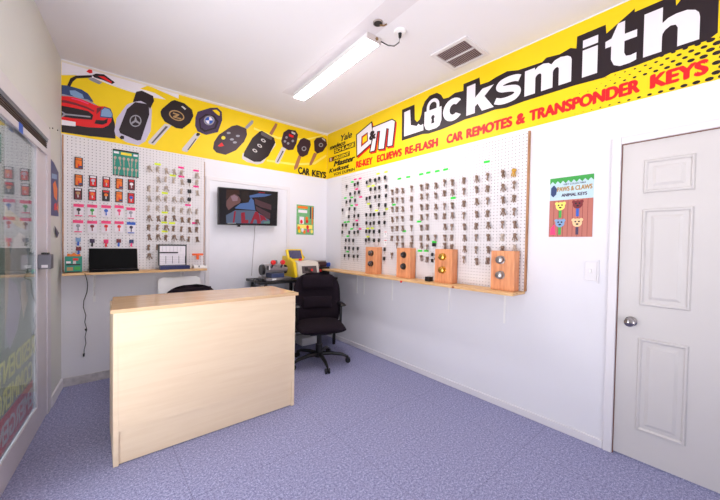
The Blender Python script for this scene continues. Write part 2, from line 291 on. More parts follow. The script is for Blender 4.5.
ART = [('white',0,[(-2.875,3.038),(-2.876,2.82),(-2.776,2.852),(-2.628,2.866),(-2.509,2.845),(-2.368,2.832),(-2.2,2.829),(-2.058,2.847),(-2.157,2.884),(-2.285,2.888),(-2.201,3.002),(-2.599,3.054)]),('black',1,[(-2.871,2.541),(-2.871,2.313),(-2.685,2.32),(-2.481,2.34),(-2.486,2.481),(-2.514,2.597)]),('darkblue',2,[(-2.87,2.732),(-2.823,2.741),(-2.73,2.735),(-2.685,2.712),(-2.645,2.647),(-2.741,2.636),(-2.87,2.647)]),('black',3,[(-2.828,2.739),(-2.807,2.811),(-2.769,2.848),(-2.657,2.892),(-2.657,2.87),(-2.763,2.826),(-2.791,2.787),(-2.809,2.734)]),('paleblue',3,[(-2.812,2.701),(-2.774,2.713),(-2.725,2.693),(-2.713,2.659),(-2.774,2.652),(-2.807,2.667)]),('grey',3,[(-2.87,2.654),(-2.801,2.654),(-2.685,2.656),(-2.616,2.621),(-2.708,2.602),(-2.871,2.612)]),('red',4,[(-2.871,2.633),(-2.828,2.644),(-2.785,2.649),(-2.73,2.645),(-2.685,2.635),(-2.639,2.622),(-2.598,2.619),(-2.563,2.629),(-2.533,2.623),(-2.513,2.594),(-2.508,2.553),(-2.514,2.497),(-2.538,2.453),(-2.58,2.42),(-2.685,2.401),(-2.763,2.397),(-2.871,2.391)]),('brownred',5,[(-2.871,2.597),(-2.839,2.604),(-2.774,2.6),(-2.696,2.588),(-2.639,2.565),(-2.644,2.552),(-2.696,2.57),(-2.774,2.58),(-2.839,2.581),(-2.871,2.575)]),('pink',5,[(-2.801,2.638),(-2.741,2.639),(-2.679,2.622),(-2.685,2.613),(-2.741,2.627),(-2.801,2.63)]),('brownred',5,[(-2.622,2.597),(-2.587,2.613),(-2.59,2.588),(-2.625,2.536)]),('black',5,[(-2.628,2.483),(-2.569,2.494),(-2.539,2.522),(-2.547,2.474),(-2.58,2.45),(-2.639,2.446)]),('black',5,[(-2.871,2.548),(-2.785,2.551),(-2.685,2.55),(-2.648,2.522),(-2.657,2.476),(-2.785,2.456),(-2.871,2.452)]),('grey',6,[(-2.871,2.501),(-2.839,2.485),(-2.668,2.507),(-2.668,2.495),(-2.839,2.471),(-2.871,2.441),(-2.871,2.455),(-2.852,2.477),(-2.871,2.489)]),('darkblue',5,[(-2.595,2.578),(-2.569,2.621),(-2.52,2.62),(-2.501,2.567),(-2.508,2.528),(-2.599,2.516)]),('paleblue',6,[(-2.587,2.585),(-2.563,2.614),(-2.527,2.609),(-2.506,2.569),(-2.514,2.539),(-2.592,2.527)]),('white',6,[(-2.871,2.424),(-2.772,2.426),(-2.772,2.387),(-2.871,2.377)]),('red',2,[(-2.697,2.912),(-2.68,2.938),(-2.657,2.941),(-2.653,2.915),(-2.674,2.902)]),('black',3,[(-2.657,2.892),(-2.628,2.917),(-2.569,2.93),(-2.487,2.882),(-2.509,2.859),(-2.569,2.873),(-2.639,2.876)]),('red',4,[(-2.614,2.899),(-2.569,2.909),(-2.509,2.878),(-2.515,2.864),(-2.569,2.882)]),('grey',2,[(-2.685,2.852),(-2.645,2.871),(-2.581,2.851),(-2.604,2.825),(-2.668,2.839)]),('lavender',2,[(-2.391,2.698),(-2.336,2.737),(-2.278,2.777),(-2.2,2.777),(-2.184,2.7),(-2.193,2.485),(-2.238,2.369),(-2.296,2.315),(-2.4,2.327),(-2.481,2.372),(-2.49,2.414),(-2.473,2.541)]),('black',3,[(-2.345,2.734),(-2.317,2.846),(-2.269,2.872),(-2.174,2.848),(-2.164,2.8),(-2.2,2.707),(-2.22,2.748),(-2.278,2.766)]),('black',4,[(-2.391,2.653),(-2.326,2.74),(-2.21,2.751),(-2.206,2.647),(-2.277,2.372),(-2.306,2.361),(-2.445,2.402),(-2.455,2.434)]),('grey',5,[(-2.272,2.566),(-2.274,2.55),(-2.279,2.534),(-2.287,2.52),(-2.297,2.508),(-2.309,2.499),(-2.322,2.493),(-2.334,2.492),(-2.346,2.495),(-2.356,2.502),(-2.364,2.512),(-2.369,2.525),(-2.371,2.54),(-2.369,2.556),(-2.364,2.572),(-2.357,2.586),(-2.347,2.598),(-2.335,2.607),(-2.322,2.613),(-2.309,2.614),(-2.297,2.611),(-2.287,2.605),(-2.279,2.594),(-2.274,2.581)]),('black',6,[(-2.282,2.563),(-2.283,2.551),(-2.287,2.538),(-2.293,2.526),(-2.302,2.516),(-2.311,2.509),(-2.322,2.505),(-2.332,2.504),(-2.341,2.506),(-2.35,2.512),(-2.356,2.52),(-2.36,2.531),(-2.361,2.543),(-2.36,2.555),(-2.356,2.568),(-2.35,2.58),(-2.342,2.589),(-2.332,2.597),(-2.322,2.601),(-2.312,2.602),(-2.302,2.6),(-2.294,2.595),(-2.287,2.586),(-2.283,2.576)]),('grey',7,[(-2.322,2.606),(-2.312,2.562),(-2.278,2.539),(-2.283,2.526),(-2.322,2.542),(-2.359,2.507),(-2.365,2.517),(-2.331,2.558)]),('black',5,[(-2.449,2.361),(-2.436,2.382),(-2.415,2.38),(-2.414,2.353),(-2.44,2.343)]),('silver',2,[(-2.069,2.59),(-2.004,2.591),(-2.162,2.345),(-2.211,2.353),(-2.213,2.374)]),('darkgrey',3,[(-2.06,2.567),(-2.037,2.567),(-2.174,2.361),(-2.189,2.362)]),('black',3,[(-2.107,2.704),(-2.095,2.737),(-2.012,2.842),(-1.979,2.865),(-1.885,2.857),(-1.809,2.81),(-1.794,2.744),(-1.829,2.658),(-1.904,2.576),(-1.965,2.571),(-2.069,2.612),(-2.101,2.662)]),('gold',4,[(-1.884,2.704),(-1.887,2.69),(-1.894,2.677),(-1.906,2.666),(-1.921,2.657),(-1.939,2.652),(-1.958,2.651),(-1.977,2.653),(-1.995,2.659),(-2.01,2.668),(-2.021,2.679),(-2.028,2.692),(-2.031,2.706),(-2.028,2.719),(-2.021,2.732),(-2.01,2.743),(-1.995,2.752),(-1.978,2.757),(-1.959,2.759),(-1.94,2.757),(-1.922,2.751),(-1.907,2.743),(-1.895,2.731),(-1.887,2.718)]),('black',5,[(-1.897,2.704),(-1.899,2.693),(-1.905,2.683),(-1.915,2.674),(-1.928,2.668),(-1.942,2.664),(-1.958,2.663),(-1.974,2.665),(-1.989,2.669),(-2.001,2.676),(-2.011,2.685),(-2.017,2.695),(-2.019,2.705),(-2.017,2.716),(-2.011,2.726),(-2.002,2.735),(-1.989,2.741),(-1.975,2.745),(-1.959,2.747),(-1.943,2.745),(-1.928,2.741),(-1.915,2.734),(-1.905,2.725),(-1.899,2.715)]),('gold',6,[(-1.992,2.729),(-1.932,2.723),(-1.939,2.709),(-1.965,2.684),(-1.912,2.69),(-1.918,2.675),(-1.995,2.676),(-1.988,2.693),(-1.959,2.711),(-1.996,2.716)]),('silver',4,[(-1.916,2.814),(-1.903,2.824),(-1.867,2.804),(-1.878,2.786)]),('silver',2,[(-1.772,2.564),(-1.721,2.553),(-1.855,2.333),(-1.906,2.338),(-1.903,2.363)]),('darkgrey',3,[(-1.771,2.502),(-1.761,2.498),(-1.841,2.356),(-1.854,2.358)]),('purple',3,[(-1.773,2.735),(-1.752,2.803),(-1.62,2.884),(-1.545,2.908),(-1.494,2.874),(-1.489,2.778),(-1.535,2.628),(-1.663,2.566),(-1.751,2.585),(-1.777,2.641)]),('yellow',4,[(-1.598,2.864),(-1.552,2.882),(-1.516,2.86),(-1.516,2.823),(-1.536,2.822)]),('black',4,[(-1.74,2.728),(-1.665,2.803),(-1.574,2.804),(-1.528,2.751),(-1.558,2.663),(-1.678,2.594),(-1.729,2.621)]),('purple',5,[(-1.726,2.719),(-1.664,2.787),(-1.59,2.787),(-1.551,2.745),(-1.576,2.671),(-1.671,2.617),(-1.715,2.637)]),('black',4,[(-1.767,2.542),(-1.756,2.568),(-1.733,2.573),(-1.724,2.557),(-1.742,2.535),(-1.759,2.531)]),('grey',6,[(-1.574,2.752),(-1.576,2.738),(-1.582,2.723),(-1.591,2.709),(-1.602,2.698),(-1.616,2.689),(-1.631,2.683),(-1.646,2.682),(-1.659,2.683),(-1.671,2.689),(-1.68,2.698),(-1.686,2.709),(-1.688,2.723),(-1.686,2.737),(-1.68,2.751),(-1.672,2.765),(-1.66,2.776),(-1.647,2.785),(-1.632,2.791),(-1.617,2.793),(-1.603,2.792),(-1.591,2.786),(-1.582,2.778),(-1.576,2.766)]),('blue',7,[(-1.589,2.748),(-1.591,2.738),(-1.595,2.727),(-1.601,2.717),(-1.61,2.708),(-1.62,2.702),(-1.631,2.698),(-1.642,2.696),(-1.652,2.698),(-1.661,2.702),(-1.667,2.708),(-1.671,2.717),(-1.673,2.727),(-1.672,2.737),(-1.668,2.748),(-1.661,2.758),(-1.653,2.766),(-1.643,2.773),(-1.632,2.777),(-1.621,2.779),(-1.611,2.777),(-1.602,2.773),(-1.595,2.767),(-1.591,2.758)]),('white',8,[(-1.631,2.737),(-1.632,2.775),(-1.612,2.777),(-1.592,2.748)]),('white',8,[(-1.631,2.737),(-1.631,2.699),(-1.652,2.699),(-1.671,2.727)]),('grey',2,[(-1.223,2.759),(-1.139,2.869),(-1.115,2.865),(-1.122,2.834),(-1.192,2.747)]),('darkpurple',3,[(-1.575,2.508),(-1.525,2.599),(-1.383,2.733),(-1.315,2.766),(-1.204,2.749),(-1.194,2.676),(-1.23,2.583),(-1.326,2.46),(-1.446,2.382),(-1.549,2.389),(-1.587,2.426)]),('yellow2',4,[(-1.45,2.581),(-1.453,2.57),(-1.462,2.56),(-1.474,2.554),(-1.485,2.555),(-1.494,2.561),(-1.497,2.571),(-1.494,2.582),(-1.486,2.592),(-1.474,2.597),(-1.462,2.597),(-1.454,2.591)]),('red',4,[(-1.537,2.468),(-1.491,2.518),(-1.465,2.484),(-1.512,2.463)]),('grey',4,[(-1.39,2.652),(-1.396,2.642),(-1.41,2.634),(-1.426,2.632),(-1.436,2.637),(-1.436,2.646),(-1.426,2.655),(-1.41,2.661),(-1.396,2.659)]),('grey',4,[(-1.352,2.584),(-1.357,2.574),(-1.372,2.566),(-1.388,2.564),(-1.399,2.569),(-1.399,2.578),(-1.388,2.588),(-1.372,2.593),(-1.358,2.592)]),('grey',4,[(-1.281,2.642),(-1.287,2.631),(-1.302,2.623),(-1.318,2.621),(-1.329,2.626),(-1.329,2.635),(-1.318,2.645),(-1.302,2.65),(-1.287,2.649)]),('grey',4,[(-1.316,2.556),(-1.322,2.546),(-1.336,2.538),(-1.353,2.536),(-1.363,2.541),(-1.364,2.551),(-1.353,2.56),(-1.337,2.565),(-1.322,2.564)]),('bronze',2,[(-0.907,2.759),(-0.821,2.916),(-0.794,2.907),(-0.809,2.861),(-0.87,2.743)]),('silver',2,[(-1.244,2.443),(-1.253,2.373),(-1.194,2.345),(-1.061,2.334),(-0.988,2.367),(-0.817,2.63),(-0.825,2.681),(-1.0,2.43)]),('black',3,[(-1.224,2.466),(-1.127,2.654),(-1.035,2.755),(-1.004,2.769),(-0.841,2.719),(-0.822,2.661),(-0.914,2.466),(-1.02,2.376),(-1.103,2.361),(-1.234,2.406)]),('darkgrey',4,[(-1.02,2.745),(-0.993,2.759),(-0.863,2.724),(-0.878,2.68),(-1.014,2.714)]),('silver',4,[(-0.953,2.647),(-0.958,2.636),(-0.972,2.631),(-0.99,2.632),(-1.006,2.64),(-1.016,2.651),(-1.016,2.662),(-1.006,2.67),(-0.99,2.672),(-0.972,2.668),(-0.959,2.658)]),('black',5,[(-0.968,2.649),(-0.971,2.644),(-0.978,2.641),(-0.988,2.642),(-0.996,2.646),(-1.002,2.652),(-1.002,2.657),(-0.997,2.661),(-0.988,2.662),(-0.978,2.66),(-0.971,2.655)]),('silver',4,[(-1.001,2.569),(-1.006,2.559),(-1.02,2.554),(-1.037,2.556),(-1.053,2.563),(-1.063,2.574),(-1.063,2.586),(-1.054,2.594),(-1.038,2.595),(-1.02,2.591),(-1.007,2.581)]),('black',5,[(-1.016,2.572),(-1.019,2.567),(-1.026,2.564),(-1.035,2.565),(-1.044,2.569),(-1.049,2.575),(-1.049,2.58),(-1.044,2.584),(-1.035,2.585),(-1.026,2.583),(-1.019,2.578)]),('silver',4,[(-1.063,2.496),(-1.068,2.486),(-1.081,2.482),(-1.098,2.483),(-1.114,2.491),(-1.124,2.502),(-1.124,2.513),(-1.115,2.521),(-1.099,2.523),(-1.082,2.518),(-1.068,2.508)]),('black',5,[(-1.078,2.499),(-1.08,2.494),(-1.087,2.492),(-1.096,2.493),(-1.105,2.497),(-1.11,2.502),(-1.11,2.508),(-1.105,2.512),(-1.097,2.512),(-1.088,2.51),(-1.08,2.505)]),('silver',2,[(-0.726,2.624),(-0.664,2.616),(-0.769,2.393),(-0.819,2.397),(-0.819,2.432)]),('darkgrey',3,[(-0.719,2.577),(-0.7,2.575),(-0.785,2.411),(-0.799,2.413)]),('darkpurple',3,[(-0.739,2.7),(-0.706,2.823),(-0.637,2.878),(-0.529,2.887),(-0.491,2.841),(-0.514,2.716),(-0.561,2.62),(-0.633,2.599),(-0.715,2.627)]),('silver',4,[(-0.589,2.862),(-0.533,2.853),(-0.538,2.828),(-0.591,2.838)]),('red',5,[(-0.629,2.82),(-0.557,2.811),(-0.564,2.781),(-0.628,2.786)]),('grey',5,[(-0.644,2.767),(-0.649,2.755),(-0.66,2.747),(-0.672,2.746),(-0.681,2.753),(-0.681,2.765),(-0.673,2.776),(-0.66,2.781),(-0.649,2.777)]),('grey',5,[(-0.667,2.711),(-0.671,2.699),(-0.682,2.691),(-0.695,2.69),(-0.703,2.697),(-0.703,2.709),(-0.695,2.72),(-0.683,2.724),(-0.672,2.721)]),('grey',5,[(-0.551,2.741),(-0.555,2.729),(-0.567,2.72),(-0.58,2.72),(-0.588,2.727),(-0.588,2.739),(-0.58,2.749),(-0.567,2.754),(-0.556,2.751)]),('grey',5,[(-0.62,2.694),(-0.624,2.682),(-0.635,2.673),(-0.648,2.673),(-0.656,2.68),(-0.656,2.692),(-0.648,2.702),(-0.636,2.707),(-0.624,2.704)]),('bronze',2,[(-0.48,2.559),(-0.432,2.557),(-0.492,2.382),(-0.54,2.348),(-0.546,2.384)]),('darkpurple',3,[(-0.5,2.61),(-0.506,2.685),(-0.453,2.784),(-0.398,2.819),(-0.3,2.802),(-0.286,2.743),(-0.336,2.598),(-0.412,2.55),(-0.462,2.556)]),('grey',4,[(-0.358,2.676),(-0.362,2.66),(-0.374,2.645),(-0.391,2.636),(-0.409,2.635),(-0.424,2.641),(-0.432,2.653),(-0.433,2.669),(-0.425,2.684),(-0.41,2.697),(-0.392,2.702),(-0.375,2.7),(-0.362,2.691)]),('darkpurple',5,[(-0.373,2.673),(-0.376,2.663),(-0.383,2.655),(-0.393,2.649),(-0.404,2.648),(-0.413,2.652),(-0.418,2.659),(-0.418,2.669),(-0.413,2.678),(-0.404,2.685),(-0.394,2.689),(-0.383,2.687),(-0.376,2.682)]),('bronze',2,[(-0.232,2.645),(-0.178,2.64),(-0.263,2.471),(-0.302,2.447),(-0.303,2.48)]),('darkpurple',3,[(-0.224,2.676),(-0.235,2.81),(-0.195,2.86),(-0.101,2.897),(-0.031,2.878),(-0.01,2.801),(-0.083,2.693),(-0.178,2.64)]),('grey',4,[(-0.079,2.786),(-0.084,2.771),(-0.096,2.758),(-0.113,2.749),(-0.131,2.747),(-0.146,2.752),(-0.155,2.763),(-0.155,2.777),(-0.147,2.792),(-0.132,2.803),(-0.114,2.809),(-0.097,2.807),(-0.084,2.799)]),('darkpurple',5,[(-0.096,2.783),(-0.098,2.775),(-0.105,2.767),(-0.115,2.763),(-0.125,2.761),(-0.134,2.764),(-0.139,2.77),(-0.139,2.777),(-0.135,2.785),(-0.126,2.791),(-0.116,2.795),(-0.106,2.794),(-0.099,2.79)]),('silver',4,[(-0.109,2.884),(-0.059,2.879),(-0.036,2.847),(-0.058,2.849),(-0.1,2.87)]),('paleyellow',1,[(-1.108,2.788),(-0.785,2.742),(-0.352,2.818),(-0.032,2.959),(-0.032,2.945),(-0.352,2.791),(-0.785,2.713),(-1.107,2.764)]),('paleyellow',1,[(-0.935,2.421),(-0.546,2.438),(-0.243,2.502),(-0.027,2.657),(-0.026,2.629),(-0.216,2.48),(-0.546,2.41),(-0.935,2.397)]),('white',0,[(-2.25,2.948),(-1.939,2.891),(-1.94,2.99),(-1.624,2.961),(-1.624,3.0),(-2.026,3.034),(-2.25,3.029)])]
GLASSQ = [(-0.852,0.725),(-1.538,0.707),(-1.54,0.568),(-0.853,0.587)]
TVP = [('tvdark',[(-1.543,1.969),(-0.83,1.996),(-0.842,1.581),(-1.549,1.559)]),('tvbrown',[(-1.463,1.961),(-1.32,1.966),(-1.307,1.918),(-1.415,1.894),(-1.468,1.84)]),('tvskin',[(-1.415,1.894),(-1.374,1.917),(-1.325,1.898),(-1.297,1.858),(-1.306,1.82),(-1.367,1.783),(-1.437,1.722),(-1.464,1.768),(-1.462,1.829)]),('tvpink',[(-1.415,1.884),(-1.374,1.908),(-1.331,1.885),(-1.337,1.841),(-1.391,1.83)]),('tvblue',[(-1.366,1.753),(-1.306,1.81),(-1.206,1.835),(-1.175,1.895),(-1.14,1.867),(-1.121,1.748),(-1.354,1.748)]),('tvgreyblue',[(-1.466,1.66),(-1.36,1.729),(-1.121,1.742),(-1.048,1.702),(-0.931,1.638),(-0.931,1.592),(-1.46,1.57)]),('tvdark2',[(-1.289,1.958),(-1.208,1.974),(-1.2,1.836),(-1.25,1.822),(-1.294,1.858)]),('tvblue',[(-1.194,1.918),(-1.078,1.957),(-0.907,1.963),(-0.997,1.927),(-1.188,1.894)]),('tvred',[(-1.078,1.976),(-0.997,1.979),(-0.997,1.969),(-1.078,1.963)]),('tvskin2',[(-1.129,1.887),(-0.913,1.831),(-0.912,1.765),(-1.049,1.792),(-1.122,1.824)]),('tvskin2',[(-1.115,1.799),(-0.925,1.724),(-0.925,1.658),(-0.966,1.649),(-1.102,1.749)]),('tvred',[(-1.372,1.715),(-1.354,1.717),(-1.371,1.581),(-1.389,1.58)]),('tvred',[(-1.293,1.703),(-1.249,1.713),(-1.242,1.619),(-1.204,1.622),(-1.204,1.584),(-1.289,1.579)]),('tvred',[(-1.184,1.581),(-1.121,1.729),(-1.088,1.731),(-1.068,1.688),(-1.047,1.588),(-1.093,1.586),(-1.103,1.634),(-1.133,1.632),(-1.152,1.583)]),('tvred',[(-1.061,1.701),(-1.007,1.679),(-0.966,1.629),(-1.02,1.633),(-1.047,1.612)]),('tvwhite',[(-1.448,1.572),(-1.353,1.577),(-1.353,1.571),(-1.448,1.566)]),('tvgreen',[(-1.007,1.614),(-0.931,1.625),(-0.931,1.592),(-1.013,1.59)])]
DM = [('red',1,[(0.691,2.763),(0.997,2.853),(1.023,2.717),(1.005,2.576),(0.708,2.464)]),('red',1,[(1.001,2.782),(1.346,2.784),(1.402,2.745),(1.395,2.669),(1.366,2.467),(1.26,2.477),(1.28,2.68),(1.267,2.685),(1.231,2.46),(1.109,2.477),(1.13,2.689),(1.112,2.691),(1.069,2.47),(0.955,2.474),(1.012,2.656),(0.992,2.725)]),('black',2,[(0.669,2.788),(0.981,2.878),(1.007,2.739),(0.989,2.597),(0.686,2.485)]),('black',2,[(0.98,2.806),(1.328,2.807),(1.387,2.766),(1.38,2.69),(1.351,2.486),(1.24,2.497),(1.261,2.701),(1.251,2.705),(1.214,2.479),(1.088,2.497),(1.11,2.71),(1.095,2.712),(1.051,2.49),(0.932,2.495),(0.991,2.679),(0.97,2.748)]),('white',3,[(0.691,2.777),(0.967,2.858),(0.987,2.744),(0.97,2.607),(0.703,2.507)]),('white',3,[(0.998,2.792),(1.327,2.794),(1.37,2.764),(1.363,2.695),(1.335,2.5),(1.259,2.507),(1.279,2.705),(1.236,2.723),(1.198,2.494),(1.108,2.507),(1.13,2.72),(1.078,2.727),(1.034,2.504),(0.957,2.507),(1.01,2.675),(0.989,2.743)]),('black',4,[(0.785,2.734),(0.902,2.761),(0.913,2.65),(0.777,2.604)]),('red',5,[(0.797,2.726),(0.892,2.749),(0.9,2.656),(0.788,2.616)]),('yellow',6,[(0.812,2.712),(0.892,2.735),(0.894,2.661),(0.808,2.638)])]
FILM = [('fpale',[(-1.362,1.994),(-0.942,2.014),(-0.929,1.278),(-0.952,1.2),(-1.131,0.98),(-1.256,0.739),(-1.38,0.745)]),('fwhite',[(-1.313,1.221),(-1.231,1.344),(-1.126,1.393),(-1.011,1.37),(-0.952,1.2),(-0.994,1.126),(-1.299,1.142)]),('fpeach',[(-1.371,1.371),(-1.311,1.344),(-1.282,1.219),(-1.331,1.011),(-1.379,0.854)]),('fyellow',[(-1.369,1.534),(-1.245,1.505),(-1.03,1.458),(-1.011,1.414),(-1.144,1.422),(-1.37,1.475)]),('flav',[(-1.314,1.132),(-1.184,1.077),(-1.095,0.943),(-1.17,0.805),(-1.304,0.724),(-1.364,0.824),(-1.331,1.011)]),('fpeach',[(-1.093,1.085),(-0.995,1.087),(-0.955,0.952),(-1.057,0.855),(-1.094,0.974)]),('fgrey',[(-1.015,1.089),(-0.964,1.084),(-0.986,0.97)]),('fpink',[(-1.367,1.664),(-1.227,1.674),(-1.227,1.657),(-1.367,1.643)])]
# ================================================================== camera
cam = bpy.data.cameras.new('camera'); co = bpy.data.objects.new('camera', cam); C.objects.link(co)
cam.sensor_width = 36; cam.lens = 318.4193*36/720; cam.clip_start = .02; cam.clip_end = 200
Rv = Vector((0.76593875,-0.64267847,0.01738434)); Uv = Vector((-4.12249551e-04,2.65489672e-02,9.99647429e-01)); Fv = Vector((0.64291342,0.76567587,-0.02006994))
M = Matrix((Rv, Uv, -Fv)).transposed().to_4x4(); M.translation = Vector((-2.6511,-3.9439,1.3587)); co.matrix_world = M
bpy.context.scene.camera = co
vs = bpy.context.scene.view_settings; vs.view_transform = 'Standard'; vs.look = 'None'; vs.exposure = EXPO; vs.gamma = 1; vs.use_curve_mapping = False
# ================================================================== materials
M_WALL = mat('wall_paint', (229,227,233), .6, var=.03, scale=1.5, bump=.05, spec=.3)
M_WALLL = mat('wall_paint_left', (220,220,215), .6, var=.04, scale=1.5, bump=.05, spec=.3)
M_CEIL = mat('ceiling_paint', (238,235,238), .8, var=.03, scale=1.2, bump=.05, spec=.2)
M_TRIM = mat('trim_paint', (226,222,226), .4, var=.03, scale=3)
M_DOOR = mat('door_paint', (208,203,202), .4, var=.03, scale=2)
M_CARPET = carpet(); M_PEG = pegmat()
M_BIRCH = wood('birch_veneer', (236,212,182), (231,205,173), .35, (1.2,1.2,16), 2.0)
M_BIRCHTOP = wood('birch_veneer_top', (220,184,144), (208,168,126), .22, (1.2,14,14), 2.0, coat=.3)
M_PINE = wood('pine_shelf', (232,192,140), (208,158,104), .5, (2,14,14), 3)
M_BLOCK = wood('redwood_block', (232,160,112), (208,130,86), .5, (16,14,1.6), 3.2)
M_EDGE = wood('board_edge', (180,130,90), (150,104,70), .6, (8,8,2), 3)
M_BLACK = mat('black_plastic', (16,15,18), .4, var=.1)
M_BLACKM = mat('black_metal', (20,19,22), .35, .3, var=.1)
M_FABRIC = mat('dark_fabric', (30,20,30), .9, var=.3, scale=60, bump=.4, spec=.2)
M_STEEL = mat('steel', (168,162,162), .3, .9, var=.15, scale=30)
M_CHROME = mat('chrome', (150,144,146), .16, 1)
M_BRONZE = mat('key_bronze', (140,112,94), .5, .2, var=.35, scale=40)
M_NICKEL = mat('key_nickel', (190,172,158), .5, .15, var=.35, scale=40)
M_BRASS = mat('brass', (214,168,78), .25, .9)
M_WHITEP = mat('white_plastic', (240,238,238), .35)
M_GREY = mat('grey_plastic', (120,118,124), .5, var=.1)
M_CREAM = mat('cream_casing', (214,206,196), .45, var=.05)
M_YEL = mat('yellow_casing', (240,205,20), .4, var=.05)
M_RED = mat('red_plastic', (225,30,25), .35)
M_ORANGE = mat('orange_plastic', (245,100,30), .4)
M_TEAL = mat('teal_card', (20,140,120), .5, var=.1)
M_NAVY = mat('navy_plastic', (28,36,92), .4)
M_ALU = mat('painted_aluminium', (214,208,214), .35, .1, var=.05)
M_TAG = {'g':mat('neon_green_paper',(40,225,60),.6),'p':mat('neon_pink_paper',(245,30,140),.6),'y':mat('neon_yellow_paper',(228,250,40),.6)}
PR = {}
for k, c in dict(white=(235,228,235), black=(34,20,26), red=(226,24,28), darkblue=(48,66,112), paleblue=(128,160,200), grey=(150,148,158), lavender=(196,188,210), silver=(205,198,198), darkgrey=(92,84,90), gold=(176,140,92), purple=(66,48,80), darkpurple=(58,36,48), blue=(40,90,190), yellow=(244,208,14), yellow2=(240,220,60), bronze=(168,112,84), paleyellow=(250,228,110), orange=(240,120,30), green=(60,160,70), teal=(20,140,120), pink=(238,60,120), skin=(240,200,150), fence=(186,110,96), sky=(190,215,225), brownred=(120,30,40)).items():
    PR[k] = mat('print_'+k, c, .42, spec=.35)
# ================================================================== structure
XL = lambda y: -2.8696 + math.tan(TA)*y          # left wall x at depth y (y negative)
YF = -5.3
mb = MB(); t = bmesh.new(); vsl = [t.verts.new(p) for p in ((XL(0)-.12,.12,0),(.12,.12,0),(.12,YF-.12,0),(XL(YF)-.12,YF-.12,0))]; t.faces.new(vsl)
r = bmesh.ops.extrude_face_region(t, geom=t.faces[:]); bmesh.ops.translate(t, vec=(0,0,-.1), verts=[v for v in r['geom'] if isinstance(v, bmesh.types.BMVert)]); mb.merge(t)
struct(mb.build('floor', M_CARPET))
mb = MB(); t = bmesh.new(); vsl = [t.verts.new(p) for p in ((XL(0)-.12,.12,ROOM_H),(.12,.12,ROOM_H),(.12,YF-.12,ROOM_H),(XL(YF)-.12,YF-.12,ROOM_H))]; t.faces.new(vsl)
r = bmesh.ops.extrude_face_region(t, geom=t.faces[:]); bmesh.ops.translate(t, vec=(0,0,.1), verts=[v for v in r['geom'] if isinstance(v, bmesh.types.BMVert)]); mb.merge(t)
struct(mb.build('ceiling', M_CEIL))
struct(MB().b2(XL(0)-.12,.12,0,.12,0,ROOM_H).build('wall_back', M_WALL))
# right wall with the door opening
mb = MB(); mb.b2(0,.12,-3.425,0,0,ROOM_H); mb.b2(0,.12,YF,-4.255,0,ROOM_H); mb.b2(0,.12,-4.255,-3.425,2.045,ROOM_H)
struct(mb.build('wall_right', M_WALL))
# left wall (local frame L, u = -s): solid to s .43, glass storefront to 1.82, open doorway 1.92-3.1, wall beyond
mb = MB(); mb.b2(-.54,.05,0,.12,0,ROOM_H); mb.b2(-5.5,-.54,0,.12,2.2,ROOM_H); mb.b2(-5.5,-LW1,0,.12,0,2.2)
o = place(mb.build('wall_left', M_WALLL), 'L'); struct(o)
# front wall behind the camera: wide shop window
mb = MB(); mb.b2(XL(YF)-.1,FWX0,YF-.12,YF,0,ROOM_H); mb.b2(FWX1,.12,YF-.12,YF,0,ROOM_H); mb.b2(FWX0,FWX1,YF-.12,YF,0,.3); mb.b2(FWX0,FWX1,YF-.12,YF,2.4,ROOM_H)
struct(mb.build('wall_front', M_WALL))
mb = MB()
for x in (FWX0+.03,FWX1-.03): mb.b2(x-.03,x+.03,YF-.09,YF-.03,.3,2.4)
for z in (.33,2.37): mb.b2(FWX0,FWX1,YF-.09,YF-.03,z-.03,z+.03)
struct(mb.build('window_2', M_ALU))
# baseboards
struct(MB().b2(-.014,0,-3.383,-.012,0,.055,bev=.003).build('baseboard_right', M_TRIM))
m_tile = mat('baseboard_tile', (206,200,200), .35, var=.28, scale=22)
struct(MB().b2(-2.86,-.014,-.014,0,0,.078,bev=.002).build('baseboard_back', m_tile))
struct(place(MB().b2(-.43,-.014,-.014,0,0,.085,bev=.002).build('baseboard_left', M_TRIM),'L'))
# molding of the closed-off opening behind the television
mb = MB()
for x in (-1.64,-.625): mb.b2(x-.022,x+.022,-.014,0,.08,2.06,bev=.004)
mb.b2(-1.662,-.603,-.014,0,2.06,2.104,bev=.004)
struct(mb.build('trim_1', M_TRIM))
struct(MB().b2(-1.617,-.648,-.006,0,.08,2.06).build('trim_2', mat('panel_paint',(230,229,236),.35)))
